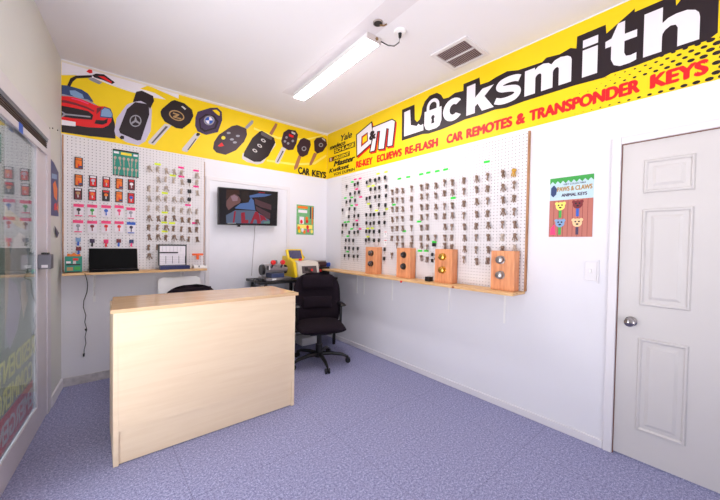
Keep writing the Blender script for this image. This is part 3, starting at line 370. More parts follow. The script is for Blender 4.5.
# door on the right wall (frame R: u = s)
mb = MB(); mb.b2(3.385,3.433,-.02,.0,0,2.078,bev=.004); mb.b2(4.247,4.295,-.02,0,0,2.078,bev=.004); mb.b2(3.433,4.247,-.02,0,2.034,2.078,bev=.004)
mb.b2(3.425,3.4345,0,.12,0,2.045); mb.b2(4.2455,4.255,0,.12,0,2.045); mb.b2(3.4345,4.2455,0,.12,2.034,2.045)
struct(place(mb.build('trim_3', M_TRIM),'R'))
mb = MB(); mb.b2(3.4346,3.4376,-.003,.01,.0,2.034); mb.b2(3.4376,4.2455,-.003,.01,2.0305,2.034)
struct(place(mb.build('jamb_shadow_strip', mat('jamb_shadow_brown',(128,76,52),.7)),'R'))  # brown strip paints the jamb's shadow line along the door edge
mb = MB(); mb.b2(3.438,4.242,.004,.04,.012,2.03)
def panel(mb, u0,u1,v0,v1):
    b = .022  # sunk groove ring and raised field
    for (a,c,d,e) in ((u0,u1,v1-b,v1),(u0,u1,v0,v0+b),(u0,u0+b,v0,v1),(u1-b,u1,v0,v1)): pass
    ring = [(u0,v0),(u1,v0),(u1,v1),(u0,v1)]; t = bmesh.new()
    def rect(i, y): return [t.verts.new((p[0]+(i if p[0]==u0 else -i), y, p[1]+(i if p[1]==v0 else -i))) for p in ring]
    L = [rect(0,.0035), rect(.006,-.006), rect(.014,-.006), rect(.022,.003), rect(.042,.003), rect(.058,-.004)]
    for a, b2 in zip(L, L[1:]):
        for k in range(4): t.faces.new((a[k],a[(k+1)%4],b2[(k+1)%4],b2[k]))
    t.faces.new(L[-1]); mb.merge(t)
for u0,u1 in ((3.545,3.772),(3.908,4.135)):
    for v0,v1 in ((1.705,1.912),(1.0,1.607),(.205,.795)): panel(mb,u0,u1,v0,v1)
door = place(mb.build('door_1', M_DOOR),'R'); struct(door)
mb = MB(); mb.lathe([(.0,-.001),(.032,-.001),(.032,-.006),(.014,-.012),(.012,-.03),(.022,-.036),(.028,-.048),(.026,-.06),(.014,-.066),(0,-.067)],(3.508,0.004,.889),'Y')
mb.build('door_knob', M_CHROME, door, True)
# ------------------------------------------------------------------ storefront glazing on the left wall (window_1)
mb = MB(); mb.b2(-.80,-.54,-.001,.10,0,2.2,bev=.004); mb.b2(-1.90,-.80,-.001,.09,0,.165,bev=.004); mb.b2(-1.90,-.80,.02,.09,2.0,2.2,bev=.006); mb.b2(-1.90,-1.82,0,.09,.165,2.0,bev=.006); mb.b2(-.54,-.432,-.008,0,.0,2.2)
win = place(mb.build('window_1', M_ALU),'L'); struct(win)
gp = MB().b2(-1.82,-.80,.003,.006,.165,2.0).build('glass_pane', glass('clear_glass'), win)
sg = thing('window_sign','faded translucent shop sign film on the glass of the left storefront, lettering seen reversed','window sign',rz=RZ['L']); sg.location = W('L',-.86,.165,-.0)
IM = Matrix.Rotation(-RZ['L'],3,'Z')
def part_at(mb, name, m, parent, smooth=False):
    """geometry given in the wall frame, parented to a thing standing in the same frame"""
    off = IM @ (parent.location-ORG['L']) if abs(parent.rotation_euler.z-RZ['L'])<1e-6 else Matrix.Rotation(-parent.rotation_euler.z,3,'Z') @ parent.location
    bmesh.ops.translate(mb.bm, vec=-Vector(off), verts=mb.bm.verts); return mb.build(name, m, parent, smooth)
FL = {k:film('film_'+k, c, t) for k,(c,t) in dict(base=((104,112,104),.10), pale=((140,148,154),.12), fpale=((184,192,200),.1), fwhite=((238,232,234),.1), fpeach=((234,218,206),.1), fyellow=((228,220,184),.1), flav=((210,204,228),.1), fgrey=((150,156,160),.1), fpink=((214,160,172),.1), ytext=((250,246,150),.04), red=((244,112,104),.04), wtext=((250,246,250),.04)).items()}
part_at(MB().sheet(-1.815,-.86,.0125,.17,1.995), 'sign_film', FL['base'], sg)
part_at(MB().sheet(-.86,-.801,.0125,.17,1.995), 'clear_margin', FL['pale'], sg)
i = 0
for col, pts in FILM:
    i += 1; mb = MB(); mb.prism(pts, .0118-.0002*i, .0122); part_at(mb, 'printed_shape', FL[col], sg)
mb = MB(); put_text(mb,'RESIDENTIAL',-1.74,-.815,.56,.69,-.0098,.018,mirror=True); put_text(mb,'COMMERCIAL',-1.72,-.865,.40,.53,-.0098,.018,mirror=True); part_at(mb,'lettering',FL['ytext'],sg)
part_at(MB().b2(-1.815,-.86,.0100,.0116,.19,.385),'sign_band',FL['red'],sg)
mb = MB(); put_text(mb,'EMERGENCY',-1.72,-.87,.225,.345,-.0090,.018,mirror=True); part_at(mb,'lettering',FL['wtext'],sg)
# header trim and rolled shade
struct(place(MB().b2(-1.9,-.50,-.014,0,2.115,2.21,bev=.004).build('trim_5', M_TRIM),'L'))
rs = thing('roller_shade','rolled-up brown and white shade above the left storefront glass','window shade',rz=RZ['L']); rs.location = W('L',-1.2,1.98)
mb = MB(); mb.b2(-1.9,-.54,-.012,-.001,2.088,2.115); part_at(mb,'headrail',mat('shade_rail_grey',(120,126,140),.4,.2),rs)
mb = MB()
for k in range(7): mb.b2(-1.9,-.56,-.010+.004*(k%2),-.0012,2.028+.0068*k,2.0325+.0068*k)
mb.b2(-1.9,-.56,-.004,-.0012,2.028,2.086); part_at(mb,'rolled_slats',mat('shade_brown',(92,74,66),.7,var=.4,scale=20),rs)
part_at(MB().b2(-1.9,-.56,-.016,-.0012,1.985,2.027,bev=.003),'bottom_rail',M_ALU,rs)
part_at(MB().b2(-1.25,-1.18,-.018,-.0165,1.975,2.03),'blue_tape',mat('blue_tape',(30,90,200),.5),rs)
bx = thing('lock_box','grey metal lock box with black clasp mounted on the white storefront frame','lock box',rz=RZ['L']); bx.location = W('L',-.757,1.14,.0)
part_at(MB().b2(-.795,-.72,-.072,-.0015,1.14,1.242,bev=.005),'body',mat('lockbox_grey',(112,108,118),.45,.3),bx)
part_at(MB().b2(-.785,-.735,-.055,-.018,1.243,1.256,bev=.004),'clasp',M_BLACK,bx)
part_at(MB().b2(-.797,-.7955,-.055,-.022,1.150,1.170),'label_plate',M_ALU,bx)
# poster and paper scrap on left wall
ps = thing('poster','blue poster with torn slanting top edge on the left wall beside the storefront frame','poster',rz=RZ['L']); ps.location = W('L',-.27,1.54)
mb = MB(); mb.prism([(-.41,1.54),(-.13,1.55),(-.128,1.93),(-.30,1.98),(-.405,1.99)],-.004,-.001); part_at(mb,'sheet',mat('poster_blue',(44,60,128),.4,var=.5,scale=25),ps)
for col, pts in (('orange',[(-.34,1.80),(-.26,1.84),(-.18,1.78),(-.2,1.68),(-.3,1.70)]),('red',[(-.30,1.64),(-.22,1.66),(-.2,1.60),(-.3,1.59)]),('paleblue',[(-.38,1.88),(-.2,1.90),(-.2,1.86),(-.38,1.84)]),('orange',[(-.2,1.62),(-.15,1.68),(-.14,1.58)])):
    mb = MB(); mb.prism(pts,-.0048,-.004); part_at(mb,'printed_patch',PR[col],ps)
o = MB(); o.prism([(-.10,0),(.06,-.055),(-.02,-.10)],-.012,-.010); o = place(o.build('paper_scrap', mat('grey_paper',(92,88,112),.7,var=.3)),'L',-.22,1.46); tag(o,'small dark triangular paper scrap on the left wall below the blue poster','paper')
# ================================================================== lights
w = bpy.data.worlds.new('sky'); bpy.context.scene.world = w; w.use_nodes = True
bg = w.node_tree.nodes['Background']; nt = w.node_tree      # sky, plus an added brighter lower half that lifts the ceiling light
g = nt.nodes.new('ShaderNodeNewGeometry'); sp = nt.nodes.new('ShaderNodeSeparateXYZ'); nt.links.new(g.outputs['Incoming'], sp.inputs[0])
mr = nt.nodes.new('ShaderNodeMapRange'); mr.inputs['From Min'].default_value = -.06; mr.inputs['From Max'].default_value = .06; nt.links.new(sp.outputs['Z'], mr.inputs[0])
mx = nt.nodes.new('ShaderNodeMixRGB'); mx.inputs[1].default_value = tuple(v*SKYS for v in SKY)+(1,); mx.inputs[2].default_value = tuple(v*GRDS for v in GRD)+(1,)
nt.links.new(mr.outputs[0], mx.inputs[0]); nt.links.new(mx.outputs[0], bg.inputs[0]); bg.inputs[1].default_value = 1
def portal(name, loc, rot, sx, sy):
    l = bpy.data.lights.new(name,'AREA'); l.shape = 'RECTANGLE'; l.size = sx; l.size_y = sy; l.cycles.is_portal = True
    o = bpy.data.objects.new(name,l); C.objects.link(o); o.location = loc; o.rotation_euler = rot
portal('doorway_daylight', W('L',-(1.9+LW1)/2,1.1,-.14), (PI/2,0,RZ['L']+PI), LW1-1.9, 2.2)
portal('window_daylight', ((FWX0+FWX1)/2,YF-.14,1.35), (PI/2,0,0), FWX1-FWX0, 2.1)
portal('glass_daylight', W('L',-1.31,1.1,-.14), (PI/2,0,RZ['L']+PI), 1.02, 1.9)
OFF = {}
def wt(f, name, label, cat, u, v, d=0, group=None, tilt=0):
    o = thing(name, label, cat, W(f,u,v,d), RZ[f], group); OFF[o.name] = Vector((u,-d,v)); return o
def part(mb, name, m, root, smooth=False):
    bmesh.ops.translate(mb.bm, vec=-OFF[root.name], verts=mb.bm.verts); return mb.build(name, m, root, smooth)
# ================================================================== banners
bn = wt('B','banner','yellow banner on the back wall printed with a red car and car keys','banner',-1.43,2.3)
part(MB().b2(-2.868,-.004,-.003,0,2.3015,2.955),'sheet',PR['yellow'],bn)
groups = {}
for col, lay, pts in ART: groups.setdefault((col,lay),[]).append(pts)
for (col,lay), ps_ in sorted(groups.items(), key=lambda k:k[0][1]):
    for p in ps_:
        p = [(max(-2.866,a),min(2.953,max(2.303,b))) for a,b in p]
        mb = MB(); mb.prism(p,-(.0034+.0007*lay),-.003); part(mb,'printed_'+{'paleyellow':'swoosh'}.get(col,'artwork'),PR[col],bn)
def word(root, colr, s, *a, **k):
    mb = MB(); put_text(mb,s,*a,**k); return part(mb,'lettering',PR[colr],root)
word(bn,'black','CAR',-.486,-.30,2.306,2.405,.0085,.035); word(bn,'black','KEYS',-.262,-.022,2.306,2.40,.0085,.035)
mb = MB(); mb.b2(-2.868,-.004,-.0036,-.003,2.936,2.955); part(mb,'top_tape',mat('clear_tape',(226,216,200),.3),bn)
br = wt('R','banner','long yellow banner on the right wall with big white padlock lettering above red wording','banner',2.1,2.3)
part(MB().b2(.004,4.35,-.003,0,2.3015,2.955),'sheet',PR['yellow'],br)
mb = MB(); mb.prism([(1.48,2.862),(1.66,2.862),(1.668,2.70),(1.70,2.665),(1.735,2.68),(1.757,2.73),(1.765,2.79),(1.80,2.85),(1.86,2.887),(1.95,2.887),(2.0,2.85),(2.03,2.80),(2.09,2.792),(2.16,2.812),(2.25,2.80),(2.25,2.862),(2.41,2.862),(2.42,2.795),(2.50,2.79),(2.56,2.805),(2.66,2.817),(2.75,2.79),(2.93,2.778),(2.96,2.80),(3.05,2.785),(3.12,2.80),(3.157,2.78),(3.16,2.862),(3.325,2.862),(3.33,2.80),(3.475,2.888),(3.475,2.865),(3.66,2.868),(3.665,2.80),(3.70,2.845),(3.80,2.84),(3.835,2.79),(3.835,2.56),(3.80,2.535),(3.66,2.535),(3.49,2.522),(3.36,2.522),(3.325,2.51),(3.16,2.52),(2.80,2.522),(2.66,2.515),(2.56,2.53),(2.44,2.525),(2.27,2.528),(2.15,2.515),(2.02,2.505),(1.86,2.502),(1.78,2.518),(1.485,2.517)],-.0045,-.003)
part(mb,'lettering_outline',PR['black'],br)
mb = MB(); D2 = .0056; E2 = -.0045
mb.prism([(1.515,2.822),(1.60,2.825),(1.615,2.655),(1.70,2.622),(1.72,2.64),(1.75,2.615),(1.785,2.62),(1.788,2.555),(1.52,2.555)],-D2,E2)
part(mb,'lettering',PR['white'],br); mb = MB(); mb.prism([(1.80,2.738),(2.01,2.735),(2.012,2.60),(1.99,2.55),(1.95,2.535),(1.86,2.535),(1.82,2.555),(1.80,2.60)],-D2,E2)
part(mb,'lettering_padlock',PR['white'],br); mb = MB(); arc = [(1.905+.078*math.cos(a),2.765+.078*math.sin(a)) for a in [PI*k/14 for k in range(15)]]; arc2 = [(1.905+.045*math.cos(a),2.765+.045*math.sin(a)) for a in [PI*k/14 for k in range(14,-1,-1)]]
mb.prism([(1.983,2.735)]+arc+[(1.827,2.735),(1.86,2.735)]+arc2+[(1.95,2.735)],-D2,E2); part(mb,'lettering_shackle',PR['white'],br); mb = MB()
def put_c(s,u0,u1,v0,v1,off=.07): put_text(mb,s,u0,u1,v0,v1,D2,off)
d2r = math.radians
LET = [([(.5+.5*math.cos(d2r(a)),.5+.5*math.sin(d2r(a))) for a in range(40,321,14)]+[(.52+.19*math.cos(d2r(a)),.5+.23*math.sin(d2r(a))) for a in range(310,49,-20)],2.03,2.255,2.553,2.768),
 ([(0,0),(0,1),(.33,1),(.33,.52),(.60,.73),(1,.73),(.68,.46),(1.02,0),(.6,0),(.43,.29),(.33,.22),(.33,0)],2.288,2.545,2.557,2.822),
 ([(0,0),(0,.97),(.23,.97),(.23,.88),(.30,.97),(.42,1),(.53,.95),(.59,.86),(.66,.96),(.78,1),(.92,.95),(.98,.87),(1,.78),(1,0),(.75,0),(.75,.62),(.72,.69),(.68,.68),(.64,.63),(.625,.56),(.625,0),(.38,0),(.38,.62),(.35,.69),(.30,.68),(.26,.63),(.245,.56),(.245,0)],2.805,3.130,2.557,2.762),
 ([(0,.53),(0,.68),(.2,.71),(.4,1),(.62,1),(.62,.70),(1,.70),(1,.54),(.62,.54),(.62,.28),(.68,.19),(.82,.17),(1,.19),(1,.03),(.8,0),(.5,0),(.3,.07),(.2,.22),(.2,.53)],3.327,3.49,2.552,2.835),
 ([(0,0),(0,1),(.35,1),(.35,.64),(.45,.71),(.6,.74),(.78,.73),(.92,.66),(.98,.58),(1,.48),(1,0),(.63,0),(.63,.42),(.59,.5),(.5,.52),(.41,.47),(.36,.40),(.35,.33),(.35,0)],3.523,3.765,2.557,2.822)]
for P_,a,b_,c,d_ in LET: mb = MB(); put_poly(mb,P_,a,b_,c,d_,-D2,E2); part(mb,'lettering',PR['white'],br)
S_ = spline([(2.765,2.722),(2.73,2.737),(2.67,2.743),(2.612,2.733),(2.594,2.706),(2.622,2.682),(2.68,2.668),(2.735,2.648),(2.75,2.614),(2.722,2.586),(2.66,2.578),(2.605,2.584),(2.563,2.602)])
mb = MB(); mb.prism(stroke(S_,.052),-D2,E2); part(mb,'lettering',PR['white'],br)
mb = MB(); mb.b2(3.197,3.285,-D2,E2,2.557,2.745); part(mb,'lettering',PR['white'],br); mb = MB(); mb.b2(3.197,3.285,-D2,E2,2.762,2.815); part(mb,'lettering',PR['white'],br)
mb = MB(); mb.lathe([(.0,-D2),(.021,-D2),(.021,-D2-.0008),(0,-D2-.0008)],(1.908,0,2.655),'Y'); mb.prism([(1.897,2.655),(1.919,2.655),(1.927,2.595),(1.889,2.595)],-D2-.0008,-D2); part(mb,'keyhole',PR['black'],br)
mb = MB()
for s,u0,u1 in (('RE-KEY',.678,1.005),('ECU/EWS',1.082,1.49),('RE-FLASH',1.535,1.977),('CAR',2.076,2.258),('REMOTES',2.291,2.715),('&',2.742,2.818),('TRANSPONDER',2.846,3.515),('KEYS',3.559,3.807)): word(br,'red',s,u0,u1,2.346,2.435,.0045,.045)
word(br,'black','Yale',.335,.585,2.775,2.862,.0045,.02,.25); word(br,'black','medeco',.065,.44,2.712,2.778,.0045,.03,.2)
part(MB().b2(.176,.652,-.0040,-.003,2.634,2.705),'lettering_block',PR['black'],br); part(MB().b2(.10,.54,-.0040,-.003,2.54,2.60),'lettering_block',PR['black'],br)
word(br,'black','Master',.17,.66,2.452,2.53,.0045,.04,.25); word(br,'black','Kwikset',.057,.536,2.378,2.44,.0045,.03,.2); word(br,'black','VON DUPRIN',.175,.656,2.320,2.362,.0045,.02)
word(br,'yellow','SCHLAGE',.19,.64,2.645,2.694,.0048,.03); word(br,'yellow','ARGENT',.17,.53,2.548,2.592,.0048,.03)
mb = MB(); mb.b2(.053,.15,-.0042,-.003,2.54,2.60); part(mb,'lettering_block',PR['brownred'],br); mb = MB(); put_text(mb,'S',.08,.12,2.548,2.592,.0050,.03); part(mb,'lettering',PR['white'],br)
for col, lay, pts in DM:
    mb = MB(); mb.prism(pts,-(.0034+.0006*lay),-.003); part(mb,'monogram',PR[col],br)
mb = MB(); put_text(mb,'&',.935,1.06,2.645,2.755,.0082,.045); part(mb,'ampersand',PR['black'],br)
mb = MB()   # halftone dots that grow towards the right end
for i in range(24):
    for j in range(24):
        u = 3.16+.05*i+.025*(j%2); v = 2.315+.027*j
        if v > 2.535 and u < 3.86: continue
        if v > 2.94 or u > 4.33: continue
        if 2.335 < v < 2.445 and u < 3.82: continue
        r = min(.019,.003+.018*max(0,(u-3.2)/.75)) - (.003 if v > 2.46 and u < 3.8 else 0)
        if r > .0025: mb.prism([(u+r*math.cos(a),v+r*.62*math.sin(a)) for a in [2*PI*k/10 for k in range(10)]],-.0042,-.003)
o = part(mb,'halftone_dots',PR['black'],br); o['kind'] = 'stuff'
# ================================================================== pegboards and shelves
pb = wt('B','pegboard','white pegboard on the back wall left of the television','pegboard',-2.27,1.055)
part(MB().b2(-2.852,-1.682,-.018,-.002,1.056,2.29),'panel',M_PEG,pb)
mb = MB(); mb.b2(-1.682,-1.675,-.019,-.002,1.056,2.255); mb.b2(-2.862,-2.852,-.019,-.002,1.056,2.29); part(mb,'wood_edge',M_EDGE,pb)
pr_ = wt('R','pegboard','large white pegboard on the right wall beneath the locksmith banner','pegboard',1.6,1.001)
part(MB().b2(.39,2.848,-.018,0,1.001,2.268),'panel',M_PEG,pr_)
part(MB().b2(2.848,2.862,-.02,0,1.001,2.27),'wood_edge',M_EDGE,pr_)
sb = wt('B','wall_shelf','pine shelf below the back wall pegboard holding the laptop','shelf',-2.27,1.03)
part(MB().b2(-2.855,-1.69,-.20,0,1.034,1.055,bev=.002),'board',M_PINE,sb)
for u in (-2.64,-1.906):
    mb = MB(); mb.b2(u-.01,u+.01,-.006,0,.76,1.034); mb.b2(u-.01,u+.01,-.18,0,1.027,1.0335); mb.tube([(u,-.004,.82),(u,-.09,.95),(u,-.16,1.028)],.004); part(mb,'bracket',M_WHITEP,sb)
sr = wt('R','wall_shelf','long pine shelf under the right wall pegboard holding four wooden lock blocks','shelf',1.5,.98)
part(MB().b2(.245,2.85,-.22,0,.979,1.0,bev=.002),'board',M_PINE,sr)
for u in (.74,.88,1.38,2.145,2.69):
    mb = MB(); mb.b2(u-.008,u+.008,-.004,0,.71,.979); mb.b2(u-.008,u+.008,-.18,0,.973,.9785); part(mb,'bracket',M_WHITEP,sr)
part(MB().lathe([(0,-.2195),(.011,-.2195),(.009,-.224),(0,-.225)],(2.33,0,.989),'Y',12),'wood_knot',mat('knot',(170,90,50),.6),sr)
o = place(MB().lathe([(0,0),(.011,0),(.012,-.008),(.006,-.012),(0,-.012)],(0,0,0),'Y',12).build('push_pin',M_RED),'R',1.72,.975,.2205); tag(o,'tiny red pin on the front edge of the right shelf','pin')
# ================================================================== wooden lock display blocks
names = [('chrome','silver upper and bright lower','leftmost wooden lock display block on the right shelf, beside the black keys'),('black','','wooden lock display block with two black cylinder locks on the right shelf'),('brass','','wooden lock display block with two brass knobs on the right shelf'),('steel','','wooden display block with two steel knobs at the near end of the right shelf')]
def lockknob(f, u, v, m, root, kind):
    d = .125
    mb = MB(); mb.lathe([(0,-d),(.034,-d),(.034,-d-.006),(.02,-d-.01)],(u,0,v),'Y',20); ro = part(mb,'rose',m if kind!='black' else M_BLACK,root,True)
    mb = MB()
    if kind == 'black': mb.lathe([(.026,-d-.005),(.026,-d-.026),(.02,-d-.030),(0,-d-.031)],(u,0,v),'Y',20); o = part(mb,'lock_cylinder',M_BLACK,root,True); mb = MB(); mb.lathe([(0,-d-.031),(.014,-d-.031),(.013,-d-.034),(0,-d-.034)],(u,0,v),'Y',16); mb.b2(u-.002,u+.002,-d-.036,-d-.034,v-.008,v+.008); part(mb,'keyway',M_CHROME,root)
    else: mb.lathe([(.013,-d-.006),(.013,-d-.012),(.026,-d-.018),(.032,-d-.028),(.029,-d-.038),(.018,-d-.043),(0,-d-.043)],(u,0,v),'Y',20); part(mb,'knob',m,root,True); mb = MB(); mb.b2(u-.0015,u+.0015,-d-.0445,-d-.0425,v-.009,v+.009); part(mb,'keyway',M_BLACK,root)
for (u0, kn), (kind,_,lab) in zip(((1.04,1),(1.555,2),(2.06,3),(2.625,4)), names):
    wdt = .19; b = wt('R','lock_display_block',lab,'display block',u0+wdt/2,1.001,.085,'wooden lock display blocks on the right shelf')
    part(MB().b2(u0,u0+wdt,-.125,-.032,1.0015,1.32,bev=.004),'block',M_BLOCK,b)
    m = {'chrome':M_CHROME,'black':M_BLACK,'brass':M_BRASS,'steel':M_STEEL}[kind]
    for v in (1.248,1.125): lockknob('R',u0+wdt*{1:.60,2:.55,3:.50,4:.44}[kn],v,m,b,kind)
o = place(MB().b2(-.028,.028,-.03,.03,0,.045,bev=.004).build('small_box',M_BLACK),'R',1.99,1.001,.12); tag(o,'small black box on the right shelf between the black-lock and brass-knob blocks','box')
# ================================================================== key prototypes
def key_mesh(kind, bow=.0105, L=.030, th=.0022):
    """one key hanging from the origin, blade down, flat in x-z"""
    mb = MB(); n = 14; pts = []
    if kind == 'bow':
        for k in range(n+1):
            a = PI*(.5+.18)+ (2*PI-.36*PI)*0; 
        pts = [(bow*math.cos(a), -bow+bow*math.sin(a)) for a in [-PI/2+.35+ (2*PI-.7)*k/n for k in range(n+1)]]
        w = .0042; z = -bow*1.9
        cuts = [(-w,z),(-w,z-L)]; cuts += [(0,z-L-.004),(w*.6,z-L)]
        for k in range(4): zz = z-L+L*.9*(k+1)/5; cuts += [(w*(.3 if k%2 else .95),zz)]
        cuts += [(w,z)]
        mb.prism(pts[::-1] and pts + [ (c[0],c[1]) for c in cuts] if False else pts, -th/2, th/2); mb.prism(cuts,-th/2,th/2)
    return mb
kb = {c:key_mesh('bow').mesh('key',m) for c, m in (('bronze',M_BRONZE),('nickel',M_NICKEL),('gold',M_BRASS))}
hookmb = MB(); hookmb.tube([(0,.0,0),(0,-.02,-.001),(0,-.044,-.001),(0,-.05,.006)],.0016,6); HOOK = hookmb.mesh('hook',M_STEEL,True)
def obj(name, me, parent=None):
    o = bpy.data.objects.new(name, me); C.objects.link(o); o.parent = parent; return o
def bunch(kind, var):
    t = thing('key_bunch','x','key bunch'); rng = random.Random(var)
    obj('hook', HOOK, t); n = 4
    for k in range(n):
        o = obj('key', kb[kind], t); o.location = (0,-.010-.0075*k,-.001+.0015); o.rotation_euler = (rng.uniform(-.06,.06), rng.uniform(-.5,.5), rng.uniform(-.5,.5)); s = rng.uniform(1.2,1.5); o.scale = (s,1,s)
    return t
def black_key(var):
    t = thing('car_key','x','car key'); rng = random.Random(var+50); obj('hook', HOOK, t)
    mb = MB(); mb.pad(.038,.044,.010,out=lambda v:1-.12*abs(v),nu=8,nv=8,M=Matrix.Translation((0,-.03,-.014))); h = obj('key_head', mb.mesh('key_head',M_BLACK,True), t)
    mb = MB(); z = -.033; mb.prism([(-.0045,z),(-.0045,z-.038),(0,z-.043),(.003,z-.038),(.0045,z-.028),(.003,z-.02),(.0045,z-.012),(.0045,z)],-.0312,-.0288); b = obj('key_blade', mb.mesh('key_blade',M_NICKEL), t)
    a = rng.uniform(-.12,.12)
    for o in (h,b): o.rotation_euler.y = a; o.scale.x = rng.uniform(.95,1.15)
    return t
PROT = {('bronze',v):None for v in range(4)}
used = {}
def spawn(key, maker, f, u, v, label, group):
    if key not in used:
        o = maker(); KIDS[o.name] = list(o.children); used[key] = o; o2 = o
    else:
        src = used[key]; o2 = src.copy(); C.objects.link(o2)
        for ch in KIDS[src.name]:
            c = ch.copy(); C.objects.link(c); c.parent = o2
    o2.location = W(f,u,v,.0185); o2.rotation_euler.z = RZ[f]; o2['label'] = label
    if group: o2['group'] = group
    return o2
WN = ['zero','one','two','three','four','five','six','seven','eight','nine','ten','eleven','twelve','thirteen','fourteen']
cnt = 0
for (u,v,c,r,k) in LB:
    cnt += 1
    if k:
        spawn(('black',cnt%3), lambda: black_key(cnt%3), 'B', u, v+.022, f'black-headed car key on the left pegboard, {ORDN[r]} row, among the silver key bunches', 'key bunches on the left pegboard')
    else:
        kind = 'nickel' if r < 6 else 'bronze'
        spawn((kind,cnt%4), lambda: bunch(kind,cnt%4), 'B', u, v+.026, f'{"silver" if kind=="nickel" else "bronze"} key bunch on the left pegboard, row {WN[r]}, {ORDN[c]} column of loose keys', 'key bunches on the left pegboard').scale = (.82,1,.9)
for (u,v,r,c) in RK:
    cnt += 1
    spawn(('black',cnt%3), lambda: black_key(cnt%3), 'R', u, v+.022, f'black-headed car key on the right pegboard, {ORDN[r]} row from top, {ORDN[c]} black key from left', 'black-headed keys on the right pegboard')
for (u,v,r,c) in RB:
    cnt += 1; kind = 'gold' if (r,c)==(1,14) else ('nickel' if (r,c) in ((6,13),(7,14)) else 'bronze')
    nm = {'gold':'golden','nickel':'shiny silver','bronze':'bronze'}[kind]
    spawn((kind,cnt%4), lambda: bunch(kind,cnt%4), 'R', u, v+.026, f'{nm} key bunch on the right pegboard, row {WN[r]}, {ORDN[c]} bronze column from left', 'key bunches on the right pegboard')
# neon tags
tagm = {}
def mk_tag(f, lst, board):
    bycol = {}
    for u,v,k in lst: bycol.setdefault(k,[]).append((u,v))
    for k, L in bycol.items():
        col = {'g':'green','p':'pink','y':'yellow'}[k]
        rowz = sorted(set(round(v,1) for u,v in L), reverse=True)
        L = sorted(L, key=lambda q:(-round(q[1],1),q[0])); seen = {}
        for u,v in L:
            r = rowz.index(round(v,1))+1; seen[r] = seen.get(r,0)+1
            if k not in tagm: tagm[k] = MB().b2(-.028,.028,-.0012,0,-.010,.010).mesh('price_tag',M_TAG[k])
            o = obj('price_tag', tagm[k]); place(o,f,u,v,.0192); o.rotation_euler.y = random.uniform(-.04,.04)
            n = sum(1 for q in L if round(q[1],1)==round(v,1))
            where = f'row {WN[r]}'+(f', {ORDN[seen[r]]} from left' if n>1 else '')
            tag(o, f'neon {col} tag on the {board} pegboard, {col} tag {where}', 'tag', f'neon {col} tags on the {board} pegboard')
mk_tag('B', LTAG, 'left'); mk_tag('R', RTAG, 'right')
for (u,v),lab in zip(RWC,('white card with red line hanging beside the last black keys, upper of two','white card with red line directly above the first wooden block, lower of two','blank white card among the black keys at the far end of the right pegboard')):
    t = wt('R','hanging_card',lab,'card',u,v,.02); part(MB().b2(u-.024,u+.024,-.022,-.0205,v-.038,v+.035),'card',M_WHITEP,t)
    if 'red' in lab: part(MB().b2(u-.02,u+.02,-.0228,-.0221,v+.018,v+.025),'red_line',PR['red'],t); part(MB().b2(u-.006,u+.006,-.0228,-.0221,v-.012,v+.004),'printed_mark',PR['grey'],t)
# small black remotes hanging lower on the right pegboard
for u,v,lab in ((1.975,1.362,'small black remote hanging directly above the brass-knob block'),(1.955,1.262,'black key fob hanging left of the brass-knob block, upper one'),(1.955,1.20,'black key fob hanging left of the brass-knob block, lower one'),(2.60,1.13,'small dark fob hanging just left of the steel-knob block')):
    o = place(MB().pad(.05 if 'remote' in lab else .028,.035,.018,nu=8,nv=8).build('key_fob',M_BLACK,None,True),'R',u,v,.029); tag(o,lab,'key fob')
